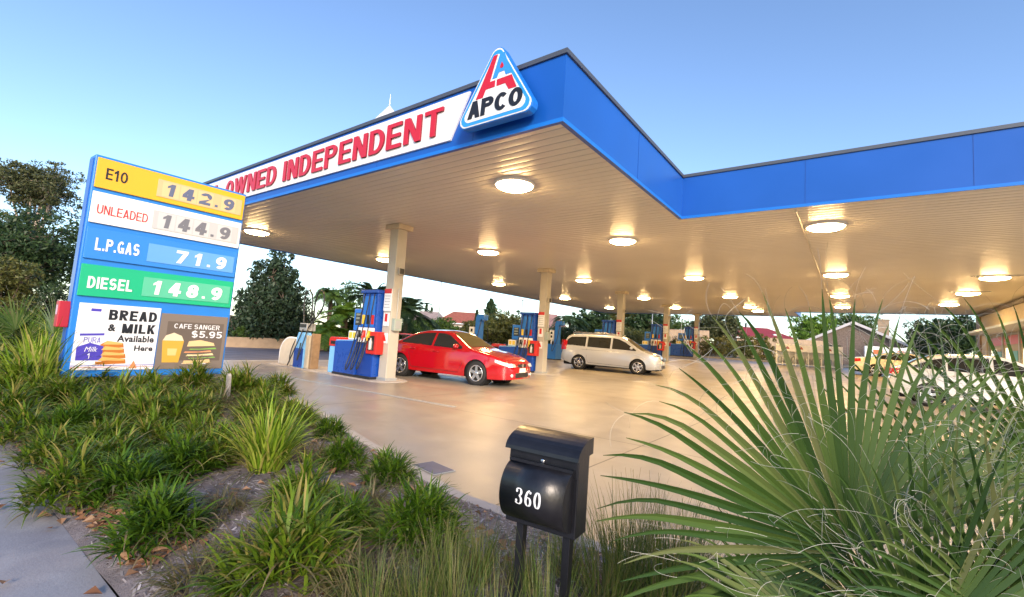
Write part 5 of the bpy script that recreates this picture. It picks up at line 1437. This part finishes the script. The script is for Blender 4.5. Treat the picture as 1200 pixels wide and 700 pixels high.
TH = 'fine grass tufts around the letterbox'
T_ = [
 (440, 745, .85, 'fine grass tuft at the bottom edge, left end of the row'), (490, 745, .8, 'fine grass tuft second in the bottom row'),
 (530, 750, .85, 'fine grass tuft just left of the letterbox posts'), (578, 790, .8, 'fine grass tuft in front of the left letterbox post'),
 (640, 770, .9, 'fine grass tuft between the letterbox posts'), (712, 715, 1.1, 'fine grass tuft right of the right letterbox post'),
 (735, 690, 1.15, 'fine grass tuft behind the letterbox near the forecourt'), (775, 720, 1.2, 'fine grass tuft under the lowest palm leaf tips'),
 (560, 680, .75, 'short fine grass tuft at the bed edge left of the letterbox'), (660, 675, .75, 'short fine grass tuft at the bed edge behind the letterbox'),
 (800, 690, 1.1, 'fine grass tuft beside the palm, right end of the row'), (610, 690, .7, 'short fine grass tuft straight behind the left letterbox post'),
 (845, 730, .9, 'fine grass tuft hidden low under the palm leaves'), (520, 690, .8, 'fine grass tuft below the large spiky clump')]
for k, (px, py, s, l) in enumerate(T_): clump(px, py, s, 'thin', l, k, TH, 'grass_tuft', 'grass')
# mulch chips and fallen leaves
rg = random.Random(11); b = MB()
for k in range(15000):
    x = rg.uniform(-8.5, .5); x = -abs(rg.gauss(0, 3.2)) if k % 2 else x
    if x < -9: continue
    y = rg.uniform(.84, edge_y(x)-.16); z = bed_z(x, y)+.004
    a = rg.uniform(0, 3.14); l = rg.uniform(.018, .065); w = rg.uniform(.002, .006)
    d = Vector((math.cos(a), math.sin(a), rg.uniform(-.3, .3))); n = Vector((-d.y, d.x, rg.uniform(-.4, .4)))*w; p = Vector((x, y, z))
    b.face([p-d*l/2-n, p+d*l/2-n, p+d*l/2+n, p-d*l/2+n])
struct(b.obj('mulch_chips', leaf_mat('mulch_chip', [(.08, .06, .055), (.18, .15, .145), (.30, .27, .27), (.42, .39, .40)], .85, 0, .2)), 'stuff')
b = MB()
for k in range(1100):
    if k % 3: x = rg.uniform(-6.8, -2.9); y = .86+abs(rg.gauss(0, .22))
    else: x = rg.uniform(-7, -1.2); y = rg.uniform(.85, edge_y(x)-.2)
    if k % 40 == 0: y = rg.uniform(.3, .8)
    z = (bed_z(x, y) if y > .8 else .03)+.012; a = rg.uniform(0, 6.28); l = rg.uniform(.035, .09); w = l*rg.uniform(.3, .45)
    d = Vector((math.cos(a), math.sin(a), 0)); s = Vector((-d.y, d.x, 0)); p = Vector((x, y, z)); up = Vector((0, 0, 1)); q = rg.uniform(.1, .5)
    b.face([p-d*l*.5, p-s*w+up*l*q, p+d*l*.5+up*l*.2]); n0 = len(b.v)
    b.v.append(tuple(p+s*w+up*l*q*.8)); b.f.append((n0-3, n0-1, n0)); b.m.append(0)
struct(b.obj('fallen_leaves', leaf_mat('dead_leaf', [(.16, .07, .035), (.28, .14, .07), (.40, .25, .15), (.22, .10, .06)], .7, .1, .3)), 'stuff')
# timber stake, flat dark plate coloured as a shaded patch of concrete
p = at(264, 490, 6.6)
st = thing('timber_stake', 'short weathered grey timber stake among the clumps', 'stake', (p.x, p.y, bed_z(p.x, p.y)))
b = MB(); b.prism([(-.04, -.05), (.04, -.05), (.04, .42), (.0, .45), (-.04, .42)], (0, .02, 0), (1, 0, 0), (0, 0, 1), (0, -1, 0), .04); o = b.obj('stake_board', M['timber'], st, bev=.004); o.rotation_euler = (R(4), R(5), 0)
mc = thing('shaded_patch', 'dark blue grey patch painted for shade at the concrete edge', 'cover', (-3.5, 3.52, .004), R(-10))
mc.scale = (.8, .8, 1)
b = MB(); b.bb(-.26, .26, -.17, .17, 0, .006); b.obj('frame', M['grey_metal'], mc)
b = MB(); b.bb(-.24, .24, -.15, .15, .006, .010); b.obj('lid', mat('shade_blue_grey', (.07, .09, .16), .5, var=.1), mc)  # blue grey colour stands for shade on the concrete
# ---------------------------------------------------------------- letterbox
LBX = (-1.012, 1.665)
gzb = bed_z(*LBX)
lb = thing('letterbox', 'black metal letterbox numbered 360 on two posts in the grass', 'letterbox', (LBX[0], LBX[1], gzb), R(-5))
lb.rotation_euler = (0, R(.5), R(5)); lb.scale = (.84, .92, .985)
PB = mat('black_powder_coat', (.010, .010, .013), .32, var=.2, vscale=30, spec=.5, bump=.04)
zb, zt = .655-gzb, .985-gzb
b = MB(); b.bb(-.185, .185, -.05, .07, zb, zt); b.obj('case', PB, lb, bev=.004)
prof = [(.085, zt-.02), (.085, zt+.045)]+[(.085-.165*math.sin(a), zt+.045-.075*(1-math.cos(a))) for a in [math.pi/2*k/8 for k in range(1, 9)]]
b = MB(); th = .004
rows = [[(x, y, z) for y, z in prof] for x in (-.195, .195)]
b.grid(rows)
pl = [(y, z) for y, z in prof]
for x in (-.195, .195):
    b.face([(x, y, z) for y, z in pl])
b.face([(-.195, pl[-1][0], pl[-1][1]), (.195, pl[-1][0], pl[-1][1]), (.195, pl[0][0], pl[0][1]), (-.195, pl[0][0], pl[0][1])])
lid = b.obj('lid', PB, lb, recalc=True)
b = MB(); b.bb(-.180, .180, -.054, -.049, zt-.10, zt-.035); b.obj('flap', PB, lb, bev=.002)
# bulging drum (paper holder)
drum = []
ZC, RY, RZ = zb+.140, .100, .115
for k in range(25):
    a = math.pi/2-math.pi*k/24; drum.append((-.05-RY*math.cos(a), ZC+RZ*math.sin(a)))
b = MB(); b.grid([[(x, y, z) for y, z in drum] for x in (-.165, .165)])
for x in (-.165, .165): b.face([(x, y, z) for y, z in drum])
dr = b.obj('paper_holder', PB, lb, recalc=True)
for p_ in dr.data.polygons: p_.use_smooth = len(p_.vertices) == 4
b = MB(); b.bb(-.168, .168, -.075, -.05, ZC+RZ-.002, ZC+RZ+.010); b.obj('hinge_rail', PB, lb)
b = MB(); b.lathe([(.011, 0), (.011, .006), (.008, .009)], (.005, -.055, zt-.058), (0, -1, 0), 16); lk = b.obj('lock', M['chrome'], lb, True)
b = MB(); b.bb(.0035, .0065, -.0655, -.0635, zt-.064, zt-.052); b.obj('keyhole', M['black'], lk)
for x in (-.125, .125):
    b = MB(); b.bb(x-.019, x+.019, -.01, .030, -.1, zb-.001); b.obj('post', PB, lb, bev=.002)
# serif style numerals: strokes swept with thick stems and thin hairlines
def numeral(ch):
    S = []
    def arc(cx, cy, rx, ry, a0, a1, n=26): return [(cx+rx*math.cos(R(a0+(a1-a0)*i/n)), cy+ry*math.sin(R(a0+(a1-a0)*i/n))) for i in range(n+1)]
    if ch == '0': S.append(arc(.26, .5, .19, .47, 0, 360, 48))
    if ch == '6': S.append(arc(.26, .29, .18, .26, 0, 360, 40)); S.append(arc(.36, .42, .28, .55, 185, 95)); S.append(arc(.40, .86, .035, .035, 0, 360, 12))
    if ch == '3': S.append(arc(.20, .755, .20, .215, 150, -80)); S.append(arc(.20, .27, .23, .255, 80, -150)); S.append(arc(.06, .80, .035, .035, 0, 360, 12)); S.append(arc(.05, .22, .04, .04, 0, 360, 12))
    return S
b = MB(); hN = .061; x0n = -.072
for ch in '360':
    for pts in numeral(ch):
        n = len(pts); L_, R_ = [], []
        small = max(p[0] for p in pts)-min(p[0] for p in pts) < .1
        for i, (px, py) in enumerate(pts):
            a_, c_ = pts[max(i-1, 0)], pts[min(i+1, n-1)]
            if pts[0] == pts[-1] or math.dist(pts[0], pts[-1]) < 1e-6:
                a_, c_ = pts[(i-1) % (n-1)], pts[(i+1) % (n-1)]
            dx, dy = c_[0]-a_[0], c_[1]-a_[1]; l = math.hypot(dx, dy); dx, dy = dx/l, dy/l
            wd = .045 if small else .022+.060*abs(dy)**1.5
            L_.append((px-dy*wd, py+dx*wd)); R_.append((px+dy*wd, py-dx*wd))
        def onface(q):
            u, v = x0n+q[0]*hN*1.12, ZC+.004+(q[1]-.5)*hN; a = math.asin(max(-1, min(1, (v-ZC)/RZ)))
            return (u, -.0508-RY*math.cos(a)-.0008, v)
        b.grid([[onface(p) for p in L_], [onface(p) for p in R_]])
    x0n += .047
b.obj('house_number', M['white_gloss'], dr)

# ---------------------------------------------------------------- fan palm at right
PL = leaf_mat('palm_blade', [(.02, .052, .010), (.04, .085, .015), (.065, .115, .022), (.09, .145, .032), (.15, .16, .06)], .42, .2, .35)
FB = leaf_mat('palm_fibre', [(.45, .43, .36), (.62, .60, .52), (.36, .35, .25)], .6, .3, .2)
PT = leaf_mat('palm_petiole', [(.08, .13, .03), (.11, .16, .04)], .35, 0, .5)
def fan(root, hub, mid, nrm, Rad, spread, nseg, seed, fused=.42, droop=.12, fibres=130, petiole=None, cup=.10):
    rg = random.Random(seed); hub = Vector(hub); mid = Vector(mid).normalized(); nrm = Vector(nrm); nrm = (nrm-mid*nrm.dot(mid)).normalized(); lat = nrm.cross(mid)
    b = MB(); tips = []
    dth = 2*spread/nseg
    for i in range(nseg):
        th = -spread+dth*(i+.5); L = Rad*(1-.30*abs(th/spread)**2)*rg.uniform(.93, 1.05)
        d0 = mid*math.cos(th)+lat*math.sin(th); dl = lat*math.cos(th)-mid*math.sin(th)
        fz = fused*rg.uniform(.9, 1.12); NS = 13; rows = []; sag = droop*rg.uniform(.6, 1.7); tipc = rg.uniform(.02, .25); sb = rg.gauss(0, .05)
        for j in range(NS+1):
            t = .03+.97*j/NS
            c = hub+d0*(L*t)+nrm*(cup*Rad*t*t*(1-abs(math.cos(th))*.3))
            c += Vector((0, 0, -sag*L*t*t-(tipc*L*max(0, t-.72)**2*4)))+dl*(sb*L*max(0, t-.4)**2)
            hw = L*t*math.tan(dth/2)*1.02
            if t > fz: hw = L*fz*math.tan(dth/2)*(1-(t-fz)/(1-fz))**.75+.0008
            k = min(hw*.55, .02) if t < fz else hw*.55
            rows.append((c-dl*hw+nrm*k, c-nrm*k*.6, c+dl*hw+nrm*k))
        b.grid([list(r_) for r_ in rows]); tips.append(rows)
    fr = b.obj('frond', PL, root, False)
    # curly pale fibres peeling from the blade edges
    f = MB()
    for k in range(fibres):
        rows = rg.choice(tips[:int(len(tips)*(.6 if seed in (1, 2, 6) else 1))]); j = rg.randint(5, 12); p = rows[j][rg.choice((0, 2))].copy(); tg = (rows[min(j+1, 13)][1]-rows[j-1][1]).normalized()
        d = (tg+Vector((rg.gauss(0, .5), rg.gauss(0, .5), rg.gauss(.1, .5)))).normalized(); ax = Vector((rg.gauss(0, 1), rg.gauss(0, 1), rg.gauss(0, 1))).normalized()
        kap = rg.uniform(5, 20)*rg.choice((-1, 1)); n = rg.randint(8, 17); stp = rg.uniform(.008, .018)*Rad; pts = [p]
        for q in range(n):
            d = (Matrix.Rotation(kap*stp, 3, ax) @ d+Vector((0, 0, -.03))).normalized(); p = p+d*stp; pts.append(p)
        f.tube(pts, [rg.uniform(.0003, .0007)]*len(pts), 3, caps=False)
    for rows in tips[:int(len(tips)*(.66 if seed in (1, 2, 6) else 1))]:    # each tip ends in a thread
        p = rows[-1][1].copy(); d = (rows[-1][1]-rows[-3][1]).normalized(); ax = Vector((rg.gauss(0, 1), rg.gauss(0, 1), rg.gauss(0, 1))).normalized(); pts = [p]; kap = rg.uniform(-16, 16)
        for q in range(rg.randint(4, 11)):
            d = (Matrix.Rotation(kap*.018, 3, ax) @ d+Vector((0, 0, -.05))).normalized(); p = p+d*.018; pts.append(p)
        f.tube(pts, [.0005]*len(pts), 3, caps=False)
    f.obj('leaf_fibres', FB, fr)
    if petiole:
        b = MB(); q = Vector(petiole); b.tube(bez(q, q.lerp(hub, .4)+Vector((0, 0, .12)), q.lerp(hub, .75)+Vector((0, 0, .08)), hub+mid*.05, 10), [.018-.0008*i for i in range(11)], 6); b.obj('petiole', PT, fr, True)
    return fr
PR = at(1120, 800, 1.55); PR.z = .05
fp = thing('fan_palm', 'large cotton fan palm with curly white leaf threads at lower right', 'palm')
base = Vector((PR.x, PR.y, .35))
def CV(a, toward=0., up=0.): 
    """direction with image angle a (degrees, 0 = right, 90 = up), leaning toward the camera"""
    return cr*math.cos(R(a))+cu*math.sin(R(a))-cf*toward+Vector((0, 0, up))
NV = -cf
FANS = [
 (at(1000, 650, 1.35), CV(116, -.12), NV+cu*.35, .84, R(100), 50, 1, .46),
 (at(950, 735, 1.25), CV(158, .05), NV*.7+cu*.8, .42, R(58), 22, 2, .44),
 (at(1130, 610, 1.55), CV(100, -.25), NV+cu*.2+cr*.2, .72, R(95), 32, 3, .26),
 (at(1090, 760, 1.2), CV(70, .05), NV+cu*.4, .62, R(95), 44, 4, .38),
 (at(1235, 560, 1.75), CV(110, -.2), NV+cu*.2-cr*.2, .80, R(95), 32, 5, .26),
 (at(1045, 760, 1.35), CV(140, -.3), NV*.6+cu*.9, .46, R(90), 38, 6, .45),
 (at(1190, 740, 1.2), CV(100, .0), NV+cu*.3, .60, R(100), 44, 7, .38),
]
for hub, mid, nr, rad, spd, ns, seed, fu in FANS:
    fan(fp, hub, mid, nr, rad, spd, ns, seed, fu, .035, 50 if seed in (2, 6) else 220 if seed in (3, 5) else 190, base)
b = MB(); b.lathe([(.16, -.1), (.15, .1), (.12, .32), (.06, .42)], (PR.x, PR.y, .05), (0, 0, 1), 14); b.obj('trunk', M['bark'], fp, True)
# fan palm leaves at far left behind the clumps
fp2 = thing('fan_palm', 'smaller pale fan palm behind the clumps at the far left', 'palm')
b2 = at(25, 420, 8.6)
for hub, a, rad, seed in ((at(18, 388, 8.4), 150, 1.0, 21), (at(62, 392, 8.2), 60, .85, 22), (at(30, 400, 8.6), 100, .9, 23), (at(-20, 405, 8.2), 80, 1.0, 24)):
    fan(fp2, hub, CV(a, .1), NV+cu*.6, rad, R(95), 34, seed, .35, .15, 20, (b2.x, b2.y, .2))
b = MB(); b.lathe([(.14, 0), (.13, .2), (.06, .4)], (b2.x, b2.y, 0), (0, 0, 1), 12); b.obj('trunk', M['bark'], fp2, True)
